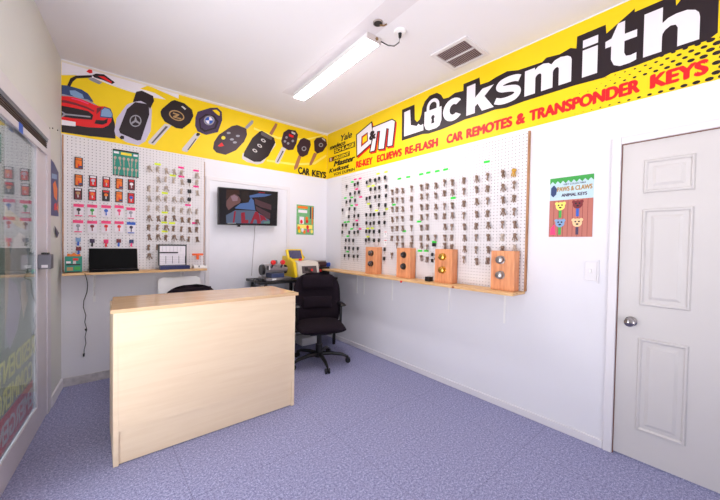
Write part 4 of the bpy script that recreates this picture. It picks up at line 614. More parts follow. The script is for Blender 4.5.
# ================================================================== blister packs on the left pegboard
keyc = {'or':('orange','brownred','orange'),'bk':('black','red','lavender'),'br':('black','red','orange'),'bw':('black','brownred','white'),'bk2':('black','brownred','gold'),'bb':('darkblue','black','orange'),'br2':('black','red','blue'),
 'pk_black':('pink','white','black'),'pk_green':('pink','white','green'),'pk_blue':('pink','white','blue'),'pk_pink':('pink','white','pink'),'pk_grey':('pink','white','grey'),'pk_red':('pink','white','brownred'),'pk_red2':('pink','white','red'),'pk_pink2':('pink','white','red'),'blue':('blue','skin','purple')}
nmc = {'brownred':'dark red','skin':'beige','lavender':'lavender','gold':'gold'}
HK = HOOK
for (u,v,r,c,k) in CARDS:
    head, bodyc, keyy = keyc[k]; pink = k.startswith('pk') or k=='blue'; w2, h2 = (.029,.053) if not pink else (.033,.062)
    lab = f'{"blister pack with "+head+" header" if pink else head+" and "+nmc.get(bodyc,bodyc)+" blister pack"} holding a novelty key, row {WN[r+1]}, {ORDN[c]} pack from left'
    t = wt('B','blister_pack',lab,'key pack',u,v,.02,'novelty key packs on the left pegboard'); o = obj('hook',HOOK,t); o.location = (0,.0015,h2-.006)
    if pink:
        part(MB().b2(u-w2,u+w2,-.030,-.028,v-h2*.85,v+h2*.55),'card',PR[bodyc] if k!='blue' else PR['white'],t)
        part(MB().b2(u-w2-.003,u+w2+.003,-.032,-.0272,v+h2*.5,v+h2*.95,bev=.0008),'header',PR[head],t)
        if k in('pk_black','pk_green','pk_grey','blue'): part(MB().b2(u-w2*.8,u+w2*.8,-.0312,-.0302,v-h2*.85,v-h2*.7),'footer',PR[head],t)
    else:
        part(MB().b2(u-w2,u+w2,-.030,-.028,v-h2,v+h2,bev=.0006),'card',PR['black'],t)
        part(MB().b2(u-w2*.74,u+w2*.74,-.0325,-.0302,v-h2*.85,v+h2*.5),'printed_panel',PR['orange' if k=='or' else bodyc],t)
        part(MB().b2(u-w2*.7,u+w2*.7,-.0325,-.0302,v+h2*.58,v+h2*.88),'header_print',PR['orange' if k=='or' else ('white' if k in('bk','bk2','br') else 'red')],t)
        if k=='or': part(MB().b2(u-w2*.1,u+w2*.8,-.0338,-.0326,v-h2*.8,v-h2*.45),'printed_patch',PR['darkblue'],t)
    mb = MB(); mb.lathe([(0,-.034),(.013,-.034),(.015,-.037),(.013,-.040),(0,-.040)],(u,0,v+h2*.12),'Y',14); part(mb,'key_head',PR[keyy],t,True)
    mb = MB(); mb.b2(u-.004,u+.004,-.0385,-.0355,v-h2*.62,v-h2*.02); mb.b2(u+.004,u+.007,-.0385,-.0355,v-h2*.5,v-h2*.4); part(mb,'key_blade',PR[keyy if pink else 'silver'] if k!='or' else PR['red'],t)
for (u,v,r,c),(ca,cb) in zip(LOOSE,(('paleblue','blue'),('purple','black'),('pink','red'),('brownred','blue'),('darkblue','pink'),('brownred','blue'))):
    lab = f'loose {nmc.get(ca,ca).replace("paleblue","pale blue").replace("darkblue","dark blue")} and {cb} novelty key, {"lowest one, above the teal box" if r==6 else ORDN[c]+" in the row above the laptop"}'
    t = wt('B','novelty_key',lab,'novelty key',u,v,.02,'loose novelty keys on the left pegboard'); o = obj('hook',HOOK,t); o.location = (0,.0015,.03)
    part(MB().pad(.036,.036,.008,nu=8,nv=8,p=3,M=Matrix.Translation((u,-.04,v+.016))),'key_head',PR[ca],t,True)
    mb = MB(); mb.b2(u-.007,u+.007,-.0415,-.0385,v-.038,v); mb.b2(u-.011,u-.007,-.0415,-.0385,v-.03,v-.02); part(mb,'key_blade',PR[cb],t)
# teal sample card of keys
t = wt('B','key_sample_card','teal card displaying two rows of silver keys on the left pegboard','sample card',-2.40,1.983,.02)
part(MB().b2(-2.503,-2.296,-.024,-.019,1.982,2.236),'card',M_TEAL,t)
part(MB().b2(-2.503,-2.296,-.026,-.0185,2.222,2.236),'black_rail',M_BLACK,t); part(MB().b2(-2.503,-2.296,-.026,-.0185,1.982,1.991),'black_rail',M_BLACK,t)
part(MB().b2(-2.44,-2.355,-.0255,-.0242,2.190,2.214),'yellow_label',PR['yellow2'],t)
part(MB().b2(-2.495,-2.455,-.0255,-.0242,2.195,2.215),'white_label',PR['white'],t); part(MB().b2(-2.34,-2.305,-.0255,-.0242,2.192,2.212),'white_label',PR['white'],t)
sk = key_mesh('bow',.011,.045).mesh('sample_key',M_NICKEL)
for r in range(2):
    for c in range(6):
        o = obj('sample_key', sk, t); o.location = Vector((-2.483+.0335*c,-.027,2.168-.098*r))-OFF[t.name]; o.rotation_euler.y = random.uniform(-.15,.15); o.scale = (1.0,1,1.35)
# ================================================================== things on the left shelf
t = wt('B','key_box','teal box of novelty keys with orange top at the left end of the back shelf','box',-2.78,1.056,.1)
part(MB().b2(-2.838,-2.725,-.15,-.08,1.0565,1.20,bev=.003),'carton',M_TEAL,t)
mb = MB(); mb.prism([(-2.828,1.20),(-2.735,1.20),(-2.738,1.222),(-2.76,1.215),(-2.78,1.232),(-2.80,1.218),(-2.825,1.226)],-.095,-.09); part(mb,'orange_header',PR['orange'],t)
for a,b,c_,d_,col in ((-2.83,-2.80,1.14,1.158,'white'),(-2.785,-2.75,1.165,1.185,'red'),(-2.83,-2.735,1.122,1.134,'black'),(-2.825,-2.785,1.075,1.105,'gold'),(-2.775,-2.737,1.08,1.11,'green'),(-2.785,-2.765,1.135,1.16,'silver'),(-2.83,-2.735,1.0575,1.067,'black')):
    part(MB().b2(a,b,-.1525,-.1505,c_,d_),'printed_patch',PR[col],t)
t = wt('B','laptop','open black laptop on the back wall shelf','laptop',-2.49,1.056,.1)
part(MB().b2(-2.675,-2.305,-.195,-.03,1.0565,1.074,bev=.004),'base',mat('laptop_black',(7,7,9),.6,spec=.15),t)
part(MB().b2(-2.66,-2.32,-.15,-.07,1.0745,1.076),'keyboard',mat('keyboard_black',(36,34,40),.6,var=.3,scale=60),t)
Rx = Matrix.Rotation(math.radians(-12),3,'X')
t2 = part(MB().box((-2.492,-.045,1.172),(.372,.010,.20),Rx,bev=.003),'lid',mat('laptop_black',(7,7,9),.6,spec=.15),t)
mb = MB(); mb.box((-2.492,-.0512,1.172),(.352,.001,.178),Rx); bmesh.ops.translate(mb.bm, vec=-OFF[t.name], verts=mb.bm.verts); mb.build('screen', mat('dark_screen',(5,5,7),.5,spec=.1), t2)
t = wt('B','key_code_display','small black-framed chart on a navy blue stand on the back shelf','display stand',-2.0,1.056,.1)
part(MB().b2(-2.125,-1.852,-.17,-.09,1.0565,1.095,bev=.003),'stand',M_NAVY,t)
part(MB().b2(-2.135,-1.873,-.10,-.09,1.095,1.315),'frame',M_BLACK,t)
part(MB().b2(-2.122,-1.886,-.1025,-.1005,1.10,1.300),'sheet',PR['white'],t)
mb = MB(); mb.b2(-2.122,-1.955,-.1042,-.1026,1.222,1.236)
for k in range(4): mb.b2(-2.065+.06*k-.004,-2.065+.06*k,-.1042,-.1026,1.115,1.195)
part(mb,'printed_lines',PR['black'],t)
mb = MB()
for k in range(6): mb.b2(-2.10+.034*k,-2.098+.034*k,-.1038,-.1027,1.24,1.295)
for k in range(6): mb.b2(-2.12,-1.89,-.1036,-.1027,1.12+.018*k,1.1215+.018*k)
part(mb,'printed_grid',PR['grey'],t)
t = wt('B','tag_tool','orange T-shaped plastic tool hanging on the left pegboard above the white tray','tool',-1.75,1.2,.02)
mb = MB(); mb.b2(-1.81,-1.70,-.075,-.05,1.195,1.218,bev=.004); part(mb,'handle',M_ORANGE,t)
mb = MB(); mb.b2(-1.768,-1.742,-.072,-.053,1.150,1.198,bev=.004); part(mb,'stem',M_ORANGE,t)
mb = MB(); mb.tube([(-1.755,-.019,1.207),(-1.755,-.055,1.207)],.003); part(mb,'hook',M_STEEL,t)
t = wt('B','white_tray','low white tray at the right end of the back shelf','tray',-1.75,1.056,.1)
mb = MB(); mb.b2(-1.81,-1.68,-.15,-.06,1.0565,1.066,bev=.002); mb.b2(-1.81,-1.68,-.152,-.145,1.066,1.088); mb.b2(-1.81,-1.68,-.065,-.06,1.066,1.088); mb.b2(-1.81,-1.805,-.15,-.06,1.066,1.088); mb.b2(-1.685,-1.68,-.15,-.06,1.066,1.088); part(mb,'tray',M_WHITEP,t)
part(MB().b2(-1.765,-1.755,-.154,-.1525,1.07,1.088),'latch',M_BLACK,t)
# cable below the left shelf
mb = MB(); pts = [(-2.705,-.205,1.05),(-2.70,-.208,1.03),(-2.695,-.05,.99),(-2.688,-.025,.93),(-2.692,-.02,.86),(-2.715,-.02,.78),(-2.718,-.02,.72),(-2.70,-.02,.64),(-2.708,-.02,.58),(-2.694,-.02,.51),(-2.706,-.02,.44),(-2.70,-.02,.38),(-2.712,-.02,.32),(-2.714,-.02,.28)]
t = wt('B','charging_cable','thin black cable with plug dangling from the back shelf below the teal box','cable',-2.70,.26,.02)
part(mb.tube(pts,.0032,6),'cord',M_BLACKM,t); part(MB().cyl((-2.714,-.02,.285),(-2.716,-.02,.255),.008,.006),'plug',M_BLACK,t); part(MB().cyl((-2.703,-.02,.515),(-2.697,-.02,.495),.007),'ferrite_bead',M_BLACK,t)
# ================================================================== television
tv = wt('B','television','black flat television on a wall mount showing hands holding a shirt, on the back wall','television',-1.184,1.55,.1)
def tvq(i, y0, y1, name, m):
    cs = [(-1.551,1.979),(-.822,2.008),(-.83,1.569),(-1.548,1.549)]; cx = sum(p[0] for p in cs)/4; cz = sum(p[1] for p in cs)/4
    mb = MB(); mb.prism([(x+(i if x<cx else -i), z+(i if z<cz else -i)) for x,z in cs], -y0, -y1); return part(mb, name, m, tv)
tvq(0,.100,.062,'casing',M_BLACK)
def scm(n, c):
    m = mat('screen_'+n,c,.25,emit=.42,spec=.3)
    for l in list(m.node_tree.links):
        if l.to_socket.name == 'Base Color': m.node_tree.links.remove(l)
    m.node_tree.nodes['Principled BSDF'].inputs['Base Color'].default_value = (.004,.004,.005,1); return m
tvq(.010,.1012,.1004,'screen',scm('tvdark',(26,18,26)))
cc = dict(tvdark=(26,18,26),tvbrown=(84,48,36),tvskin=(160,110,108),tvpink=(206,160,176),tvblue=(110,150,224),tvgreyblue=(120,136,170),tvdark2=(50,34,30),tvred=(206,44,70),tvskin2=(112,70,80),tvwhite=(240,240,240),tvgreen=(130,180,170))
for k,(col,pts) in enumerate(TVP):
    if k == 0: continue
    mb = MB(); mb.prism([(min(-.84,max(-1.538,a)),min(1.985,max(1.562,b))) for a,b in pts],-(.1014+.0003*k),-.1012); part(mb,'screen_picture',scm(col,cc[col]),tv)
mb = MB(); mb.b2(-1.30,-1.06,-.062,-.012,1.66,1.88); mb.b2(-1.24,-1.12,-.012,-.0065,1.6,1.92); part(mb,'wall_mount',M_BLACKM,tv)
part(MB().b2(-1.325,-1.295,-.09,-.07,1.535,1.556),'sensor',M_BLACK,tv)
mb = MB(); mb.tube([(-1.092,-.055,1.60),(-1.094,-.03,1.54),(-1.088,-.012,1.45),(-1.098,-.011,1.32),(-1.106,-.012,1.2),(-1.115,-.013,1.06),(-1.12,-.013,.96),(-1.125,-.016,.93)],.004,6)
o = place(mb.build('television_cable',mat('grey_cable',(186,178,182),.5)),'B'); tag(o,'thin grey cable running down the back wall from the television','cable')
# back-wall poster
t = wt('B','poster','small green poster of novelty keys on the back wall right of the television','poster',-.355,1.47)
part(MB().b2(-.495,-.218,-.003,0,1.47,1.885),'sheet',mat('poster_green',(120,184,124),.45,var=.25,scale=40),t)
for a,b,c_,d_,col in ((-.48,-.32,1.835,1.868,'orange'),(-.47,-.33,1.775,1.815,'white'),(-.285,-.265,1.70,1.87,'purple'),(-.255,-.235,1.62,1.87,'orange'),(-.48,-.24,1.555,1.61,'paleyellow'),(-.45,-.38,1.62,1.72,'white'),(-.24,-.225,1.70,1.86,'purple')):
    part(MB().b2(a,b,-.0036,-.003,c_,d_),'printed_patch',PR[col],t)
for a,b,col in ((-.42,1.65,'red'),(-.33,1.66,'red'),(-.335,1.70,'orange'),(-.46,1.56,'orange'),(-.40,1.535,'white'),(-.37,1.51,'orange'),(-.32,1.58,'red'),(-.31,1.53,'pink'),(-.45,1.52,'yellow'),(-.25,1.52,'paleyellow')):
    mb = MB(); mb.prism([(a+.022*math.cos(x),b+.028*math.sin(x)) for x in [2*PI*k/9 for k in range(9)]],-.0046,-.0036); part(mb,'printed_key',PR[col],t)
# right-wall poster
t = wt('R','poster','animal keys poster with four cartoon key heads on a fence, right wall beside the door','poster',3.15,1.434)
part(MB().b2(3.012,3.287,-.003,0,1.434,1.871),'sheet',PR['sky'],t)
mb = MB(); mb.b2(3.012,3.287,-.0036,-.003,1.434,1.705); part(mb,'fence_print',PR['fence'],t)
mb = MB()
for k in range(1,9): mb.b2(3.012+.0305*k-.0012,3.012+.0305*k+.0012,-.0040,-.0036,1.434,1.705)
part(mb,'fence_gaps',PR['brownred'],t)
mb = MB(); top = [(3.012,1.871)]+[(3.012+.275*k/16,1.835+(.012 if k%2 else -.008)) for k in range(17)]+[(3.287,1.871)]; mb.prism(top,-.0038,-.003); part(mb,'leaf_border',PR['green'],t)
mb = MB(); put_text(mb,'PAWS & CLAWS',3.06,3.28,1.768,1.803,.0045,.04); part(mb,'lettering',PR['gold'],t)
mb = MB(); put_text(mb,'ANIMAL KEYS',3.09,3.25,1.728,1.752,.0045,.03); put_text(mb,'VERY COLLECTIBLE',3.10,3.24,1.812,1.824,.0045,.01); part(mb,'lettering',PR['purple'],t)
for u,v,ca,cb in ((3.085,1.66,'paleyellow','green'),(3.195,1.665,'brownred','blue'),(3.085,1.535,'paleblue','green'),(3.195,1.535,'fence','purple')):
    mb = MB()
    def disc(mb,u,v,r,y0,y1,sy=1): mb.prism([(u+r*math.cos(x),v+r*sy*math.sin(x)) for x in [2*PI*k/16 for k in range(16)]],-y1,-y0)
    disc(mb,u,v,.030,.0036,.005); disc(mb,u-.024,v+.02,.012,.0036,.0048); disc(mb,u+.024,v+.02,.012,.0036,.0048); part(mb,'printed_key_head',PR[ca if ca!='fence' else 'skin'],t)
    mb = MB(); disc(mb,u-.011,v+.008,.006,.005,.0056); disc(mb,u+.011,v+.008,.006,.005,.0056); disc(mb,u,v-.010,.009,.005,.0056,.7); part(mb,'printed_face',PR['black'],t)
    mb = MB(); mb.b2(u-.009,u+.009,-.0046,-.0036,v-.085,v-.028); part(mb,'printed_key_blade',PR[cb],t)
mb = MB(); mb.prism([(3.02,1.80),(3.04,1.82),(3.06,1.79),(3.055,1.75),(3.035,1.73),(3.02,1.75)],-.0046,-.0036); part(mb,'printed_bird',PR['darkblue'],t)
mb = MB(); mb.prism([(3.025,1.50),(3.05,1.53),(3.055,1.47),(3.06,1.45),(3.02,1.45)],-.0046,-.004); part(mb,'printed_figure',PR['pink'],t)
# light switch
t = wt('R','light_switch','white light switch plate on the right wall between poster and door','light switch',3.285,1.13)
part(MB().b2(3.25,3.32,-.006,-.0,1.13,1.262,bev=.002),'plate',M_TRIM,t); part(MB().b2(3.279,3.291,-.014,-.006,1.185,1.208,bev=.002),'toggle',M_WHITEP,t)
part(MB().b2(3.322,3.332,-.010,0,1.115,1.275,bev=.002),'raised_edge',M_TRIM,t)
# ================================================================== reception counter
t = thing('reception_counter','birch veneer reception counter standing free in the middle of the carpet','counter',(-1.955,-1.33,0))
def ct(mb, name, m): 
    bmesh.ops.translate(mb.bm, vec=(1.955,1.33,0), verts=mb.bm.verts); return mb.build(name, m, t)
X0,X1,Y0,Y1 = -2.558,-1.362,-1.585,-1.075
mb = MB(); tb = bmesh.new(); vv = [tb.verts.new(p) for p in ((-2.572,-1.592,.921),(-1.340,-1.596,.921),(-1.350,-1.10,.921),(-2.540,-1.052,.921))]; tb.faces.new(vv)
r = bmesh.ops.extrude_face_region(tb, geom=tb.faces[:]); bmesh.ops.translate(tb, vec=(0,0,.022), verts=[v for v in r['geom'] if isinstance(v, bmesh.types.BMVert)]); mb.merge(tb); ct(mb,'countertop',M_BIRCHTOP)
ct(MB().b2(X0+.002,X1-.002,Y0,Y0+.018,.205,.9205),'front_panel',M_BIRCH)
ct(MB().b2(X0+.026,X1-.026,Y0+.008,Y0+.026,.006,.203),'kick_panel',M_BIRCH)
ct(MB().b2(X0,X0+.026,Y0-.001,Y1,0,.9205,bev=.001),'side_panel',M_BIRCH); ct(MB().b2(X1-.026,X1,Y0-.001,Y1,0,.9205,bev=.001),'side_panel',M_BIRCH)
ct(MB().b2(X0+.026,X1-.026,Y0+.03,Y1-.02,.44,.46),'inner_shelf',M_BIRCH); ct(MB().b2(X0+.026,X1-.026,Y0+.03,Y1-.02,.74,.76),'inner_shelf',M_BIRCH)
# ================================================================== office chairs
def office_chair(label, loc, rz):
    t = thing('office_chair', label, 'chair', loc, rz, None)   # faces local -y
    H = .46
    mb = MB(); mb.pad(.52,.50,.11,out=lambda v:1-.06*v*v,p=5,M=Matrix.Translation((0,-.02,H-.03)) @ Matrix.Rotation(PI/2,4,'X')); mb.build('seat',M_FABRIC,t,True)
    mb = MB(); mb.pad(.55,.56,.10,out=lambda v:max(.02,1-max(0,v)**3.2)**.38*(1-.10*max(0,-v)**2),bend=lambda u,v:-.07*u*u+.02*v,p=5,M=Matrix.Translation((0,.22,.725)) @ Matrix.Rotation(math.radians(-8),4,'X')); bk = mb.build('backrest',M_FABRIC,t,True)
    mb = MB()
    mb.pad(.36,.16,.06,p=3,bend=lambda u,v:-.04*u*u,M=Matrix.Translation((0,.175,.90)) @ Matrix.Rotation(math.radians(-8),4,'X'))
    mb.pad(.34,.14,.07,p=3,bend=lambda u,v:-.04*u*u,M=Matrix.Translation((0,.155,.66)) @ Matrix.Rotation(math.radians(-8),4,'X')); mb.build('lumbar_cushion',M_FABRIC,bk,True)
    mb = MB(); mb.tube([(0,.12,.36),(0,.27,.38),(0,.32,.48),(0,.30,.70)],.022,8); mb.b2(-.12,.12,-.12,.14,.345,.372,bev=.006); mb.build('back_support',M_BLACKM,t)
    mb = MB(); mb.cyl((0,0,.10),(0,0,.35),.028); mb.cyl((0,0,.09),(0,0,.22),.04); mb.build('gas_lift',M_BLACK,t,True)
    for s in (-1,1):
        mb = MB(); mb.tube([(s*.15,.02,.36),(s*.23,.02,.37),(s*.252,.02,.42),(s*.252,.02,.64)],[.012,.014,.016,.016],8); a = mb.build('arm',M_BLACK,t,True)
        mb = MB(); mb.pad(.065,.22,.035,p=4,nu=8,nv=10,M=Matrix.Translation((s*.252,.0,.66)) @ Matrix.Rotation(PI/2,4,'X')); mb.build('arm_pad',M_BLACK,a,True)
    mb = MB(); mb.cyl((0,0,.075),(0,0,.12),.05); 
    wheel = []
    for k in range(5):
        a = math.radians(ARM0)+2*PI*k/5; c, s_ = math.cos(a), math.sin(a)
        mb.tube([(c*.03,s_*.03,.105),(c*.14,s_*.14,.11),(c*.26,s_*.26,.095),(c*.33,s_*.33,.066)],[.024,.021,.018,.013],8); wheel.append((c*.33,s_*.33,a))
    sb_ = mb.build('star_base',M_BLACK,t,True)
    for x,y,a in wheel:
        mb = MB(); d = Vector((-math.sin(a),math.cos(a),0))
        for q in (-1,1): mb.cyl(Vector((x,y,.0285))+d*(.008*q),Vector((x,y,.0285))+d*(.024*q),.0283,seg=16)
        mb.cyl((x,y,.03),(x,y,.068),.007); mb.cyl(Vector((x,y,.0285))-d*.02,Vector((x,y,.0285))+d*.02,.006); mb.build('caster',M_BLACK,sb_,True)
    return t
ARM0 = -13
oc = office_chair('black fabric office chair with armrests on casters beside the right wall', (-.685,-.91,0), math.radians(-22))
c2 = copy_tree(oc); c2.location = (-1.925,-.845,0); c2.rotation_euler.z = math.radians(8); c2.scale = (.92,.92,.94); c2['label'] = 'black office chair mostly hidden behind the counter, only its rounded top showing'
oc['group'] = c2['group'] = 'black office chairs'
# white moulded chair
t = thing('plastic_chair','white plastic chair behind the counter with only its rounded back showing','chair',(-1.945,-.20,0))
mb = MB(); mb.pad(.40,.44,.035,out=lambda v:max(.3,1-max(0,v)**14)**.2,bend=lambda u,v:-.03*u*u,p=8,M=Matrix.Translation((0,.06,.755)) @ Matrix.Rotation(math.radians(-6),4,'X')); mb.build('backrest',M_WHITEP,t,True)
mb = MB(); mb.pad(.44,.34,.03,p=8,M=Matrix.Translation((0,-.08,.45)) @ Matrix.Rotation(PI/2,4,'X')); mb.build('seat',M_WHITEP,t,True)
for sx in (-1,1):
    for sy in (-1,1): MB().cyl((sx*.17,-.08+sy*.12,.445),(sx*.20,-.08+sy*.14,0),.016,.012).build('leg',M_STEEL,t,True)
mb = MB(); [mb.tube([(s*.15,.035,.45),(s*.15,.055,.56),(s*.15,.075,.66)],.012) for s in (-1,1)]; mb.build('back_support',M_STEEL,t)
# ================================================================== machine table
TX0,TX1,TY0,TY1,TZ = -1.20,-.145,-.505,-.03,.905
t = thing('work_table','black metal table in the back corner carrying the key cutting machines','table',((TX0+TX1)/2,(TY0+TY1)/2,0))
def tt(mb, name, m, sm=False): bmesh.ops.translate(mb.bm, vec=(-(TX0+TX1)/2,-(TY0+TY1)/2,0), verts=mb.bm.verts); return mb.build(name, m, t, sm)
tt(MB().b2(TX0,TX1,TY0,TY1,TZ-.03,TZ,bev=.003),'tabletop',M_BLACK)
for x in (-1.135,-.815,-.165):
    for y in (-.47,-.075):
        if x == -.815 and y > -.1: continue
        tt(MB().b2(x-.014,x+.014,y-.014,y+.014,0,TZ-.03),'leg',M_BLACKM)
tt(MB().b2(-1.14,-.16,-.485,-.06,.255,.28),'lower_shelf',M_BLACK)
for x in (-1.135,-.165): tt(MB().b2(x-.01,x+.01,-.46,-.085,.80,.83),'cross_rail',M_BLACKM)
def fx(name,label,cat,loc):
    o = thing(name,label,cat,loc); OFF[o.name] = Vector(loc); return o
for (x0,x1,y0,y1,h,lab) in ((-.55,-.26,-.30,-.12,.10,'low white box on the floor under the work table near the right wall'),(-1.00,-.76,-.44,-.30,.18,'white box on the floor under the work table, left of the office chair')):
    b = fx('storage_box',lab,'box',((x0+x1)/2,(y0+y1)/2,0)); part(MB().b2(x0,x1,y0,y1,0,h-.014,bev=.003),'box_body',M_WHITEP,b); part(MB().b2(x0-.004,x1+.004,y0-.004,y1+.004,h-.014,h,bev=.002),'lid',M_WHITEP,b)
Z = TZ+.0005
m1 = fx('key_duplicator','grey manual key duplicator with two red knobs on the work table','key machine',(-.965,-.34,Z))
part(MB().b2(-1.12,-.805,-.46,-.22,Z,Z+.035,bev=.006),'base',M_STEEL,m1); part(MB().b2(-1.06,-.90,-.462,-.30,Z+.035,Z+.085,bev=.004),'tray',mat('tray_blue',(50,62,100),.4),m1)
part(MB().b2(-1.09,-.82,-.30,-.22,Z+.035,Z+.19,bev=.012),'motor_housing',mat('machine_silver',(176,172,176),.4,.3),m1)
part(MB().box((-.95,-.375,Z+.135),(.24,.07,.055),Matrix.Rotation(.1,3,'Y'),bev=.01),'carriage',M_STEEL,m1)
for x in (-1.035,-.915):
    part(MB().cyl((x,-.40,Z+.15),(x,-.43,Z+.185),.012),'vise_screw',M_CHROME,m1,True)
    mb = MB(); mb.lathe([(0,0),(.026,0),(.03,-.01),(.027,-.03),(.012,-.036),(0,-.036)],(x,-.43,Z+.215),'Y',12); mb.b2(x-.032,x+.032,-.455,-.44,Z+.205,Z+.225,bev=.004); part(mb,'red_knob',M_RED,m1,True)
part(MB().cyl((-1.125,-.30,Z+.12),(-1.09,-.30,Z+.12),.062,seg=24),'hand_wheel',M_BLACK,m1,True); part(MB().cyl((-.82,-.30,Z+.12),(-.803,-.30,Z+.12),.055,seg=24),'cutting_wheel_guard',M_BLACK,m1,True)
part(MB().cyl((-.955,-.33,Z+.19),(-.955,-.33,Z+.235),.03,.022),'lamp_head',M_GREY,m1,True)
part(MB().b2(-1.05,-1.0,-.463,-.460,Z+.008,Z+.028),'label_plate',M_WHITEP,m1); part(MB().b2(-.87,-.83,-.35,-.32,Z+.11,Z+.13),'yellow_cap',M_YEL,m1)
m2 = fx('key_cutting_machine','cream and yellow electronic key cutting machine with tablet screen on the work table','key machine',(-.58,-.33,Z))
def yz(mb, prof, x0, x1):
    tb = bmesh.new(); a = [tb.verts.new((x0,y,z)) for y,z in prof]; f = tb.faces.new(a); r = bmesh.ops.extrude_face_region(tb, geom=[f]); bmesh.ops.translate(tb, vec=(x1-x0,0,0), verts=[v for v in r['geom'] if isinstance(v, bmesh.types.BMVert)])
    bmesh.ops.recalc_face_normals(tb, faces=tb.faces); bmesh.ops.bevel(tb, geom=tb.edges[:], offset=.005, segments=2, affect='EDGES'); mb.merge(tb)
mb = MB(); yz(mb,[(-.485,Z+.02),(-.10,Z+.02),(-.10,Z+.24),(-.36,Z+.24),(-.44,Z+.22)],-.735,-.415); part(mb,'housing',M_CREAM,m2)
mb = MB(); yz(mb,[(-.50,Z),(-.09,Z),(-.09,Z+.03),(-.50,Z+.03)],-.765,-.41); part(mb,'base',mat('base_bluegrey',(70,84,120),.4),m2)
mb = MB(); yz(mb,[(-.46,Z+.02),(-.10,Z+.02),(-.10,Z+.30),(-.24,Z+.30),(-.40,Z+.23)],-.778,-.737); part(mb,'yellow_side',M_YEL,m2)
Rt = Matrix.Rotation(math.radians(-14),3,'X')
sl = Vector((0,-math.sin(math.radians(10.4)),math.cos(math.radians(10.4))))
tilt = math.atan2(.045,.20)
Rw = Matrix.Rotation(-tilt,3,'X')
part(MB().box((-.575,-.467,Z+.125),(.27,.010,.135),Rw,bev=.002),'window_frame',M_CREAM,m2)
part(MB().box((-.575,-.473,Z+.125),(.225,.004,.10),Rw),'window',mat('smoked_window',(96,86,88),.15),m2)
mb = MB(); mb.box((-.625,-.477,Z+.135),(.05,.003,.05),Rw); mb.box((-.57,-.477,Z+.11),(.05,.003,.04),Rw); part(mb,'clamp',M_BLACK,m2); part(MB().box((-.54,-.478,Z+.12),(.03,.003,.03),Rw),'red_clamp',M_RED,m2)
Rs = Matrix.Rotation(math.radians(-24),3,'X')
part(MB().box((-.665,-.24,Z+.315),(.24,.035,.17),Rs,bev=.012),'screen_housing',M_YEL,m2)
part(MB().box((-.665,-.2585,Z+.324),(.185,.006,.125),Rs),'screen',mat('tablet_screen',(70,66,100),.2,emit=.15,var=.3,scale=30),m2)
part(MB().b2(-.78,-.56,-.25,-.11,Z+.24,Z+.285,bev=.012),'yellow_hood',M_YEL,m2)
part(MB().cyl((-.66,-.375,Z+.245),(-.66,-.375,Z+.272),.024,.02),'red_button',M_RED,m2,True)
part(MB().tube([(-.56,-.18,Z+.28),(-.50,-.16,Z+.31),(-.46,-.15,Z+.27)],.014),'yellow_handle',M_YEL,m2,True)
m2.location.x += .014; m2.scale = (.94,1,.92)
m3 = fx('key_engraver','dark bench key machine with silver top in the corner of the work table','key machine',(-.21,-.15,Z))
part(MB().b2(-.34,-.09,-.238,-.06,Z,Z+.12,bev=.01),'base',M_BLACK,m3); part(MB().b2(-.32,-.11,-.20,-.07,Z+.12,Z+.19,bev=.02),'motor_housing',mat('dark_maroon',(74,44,46),.35,var=.3),m3)
part(MB().b2(-.31,-.12,-.19,-.08,Z+.19,Z+.205,bev=.006),'silver_top',M_STEEL,m3); part(MB().cyl((-.12,-.225,Z+.15),(-.09,-.225,Z+.15),.03),'blue_knob',mat('knob_blue',(50,80,170),.4),m3,True)
part(MB().cyl((-.28,-.236,Z+.145),(-.28,-.20,Z+.145),.022),'spindle',M_CHROME,m3,True); part(MB().b2(-.26,-.23,-.242,-.2385,Z+.06,Z+.09),'red_mark',M_RED,m3)
pa = fx('power_adapter','black power adapter with cables at the left end of the work table','adapter',(-1.18,-.40,Z))
part(MB().b2(-1.19,-1.135,-.43,-.36,Z,Z+.03,bev=.006),'adapter_body',M_BLACK,pa)
part(MB().tube([(-1.19,-.40,Z+.015),(-1.22,-.40,Z+.02),(-1.235,-.40,Z-.04),(-1.25,-.38,Z-.14),(-1.27,-.34,.6),(-1.25,-.2,.35),(-1.24,-.1,.012)],.006,6),'cable',M_BLACK,pa,True)
part(MB().tube([(-1.17,-.36,Z+.02),(-1.215,-.33,Z+.025),(-1.25,-.33,Z-.06),(-1.30,-.30,.62),(-1.29,-.15,.4),(-1.29,-.05,.012)],.005,6),'cable',M_BLACK,pa,True)
# ================================================================== ceiling fittings
t = fx('ceiling_light','lit white fluorescent strip fixture on the ceiling','ceiling light',(-1.02,-1.5,ROOM_H))
def lx(y): return -.968-.055*(-y-.89)/1.24   # fixture axis runs slightly askew
ang = math.atan2(-.06,-1.24)
Ml = Matrix.Translation((-.960,-1.45,0)) @ Matrix.Rotation(math.radians(-2.7),4,'Z')
mb = MB(); mb.b2(-.066,.066,-.635,.635,2.924,ROOM_H,bev=.004); bmesh.ops.transform(mb.bm,matrix=Ml,verts=mb.bm.verts); part(mb,'housing',M_WHITEP,t)
mb = MB(); mb.b2(-.061,.061,-.625,.632,2.9205,2.9238); bmesh.ops.transform(mb.bm,matrix=Ml,verts=mb.bm.verts); part(mb,'diffuser',mat('light_diffuser',(255,250,252),.4,emit=LAMP),t)
mb = MB(); mb.b2(-.068,.068,-.648,-.6355,2.918,ROOM_H-.002,bev=.003); bmesh.ops.transform(mb.bm,matrix=Ml,verts=mb.bm.verts); part(mb,'end_cap',mat('endcap',(196,186,184),.5),t)
mb = MB(); mb.cyl((.02,-.656,2.942),(.02,-.6485,2.942),.012); bmesh.ops.transform(mb.bm,matrix=Ml,verts=mb.bm.verts); part(mb,'knockout',mat('rust_brown',(120,92,60),.6),t)
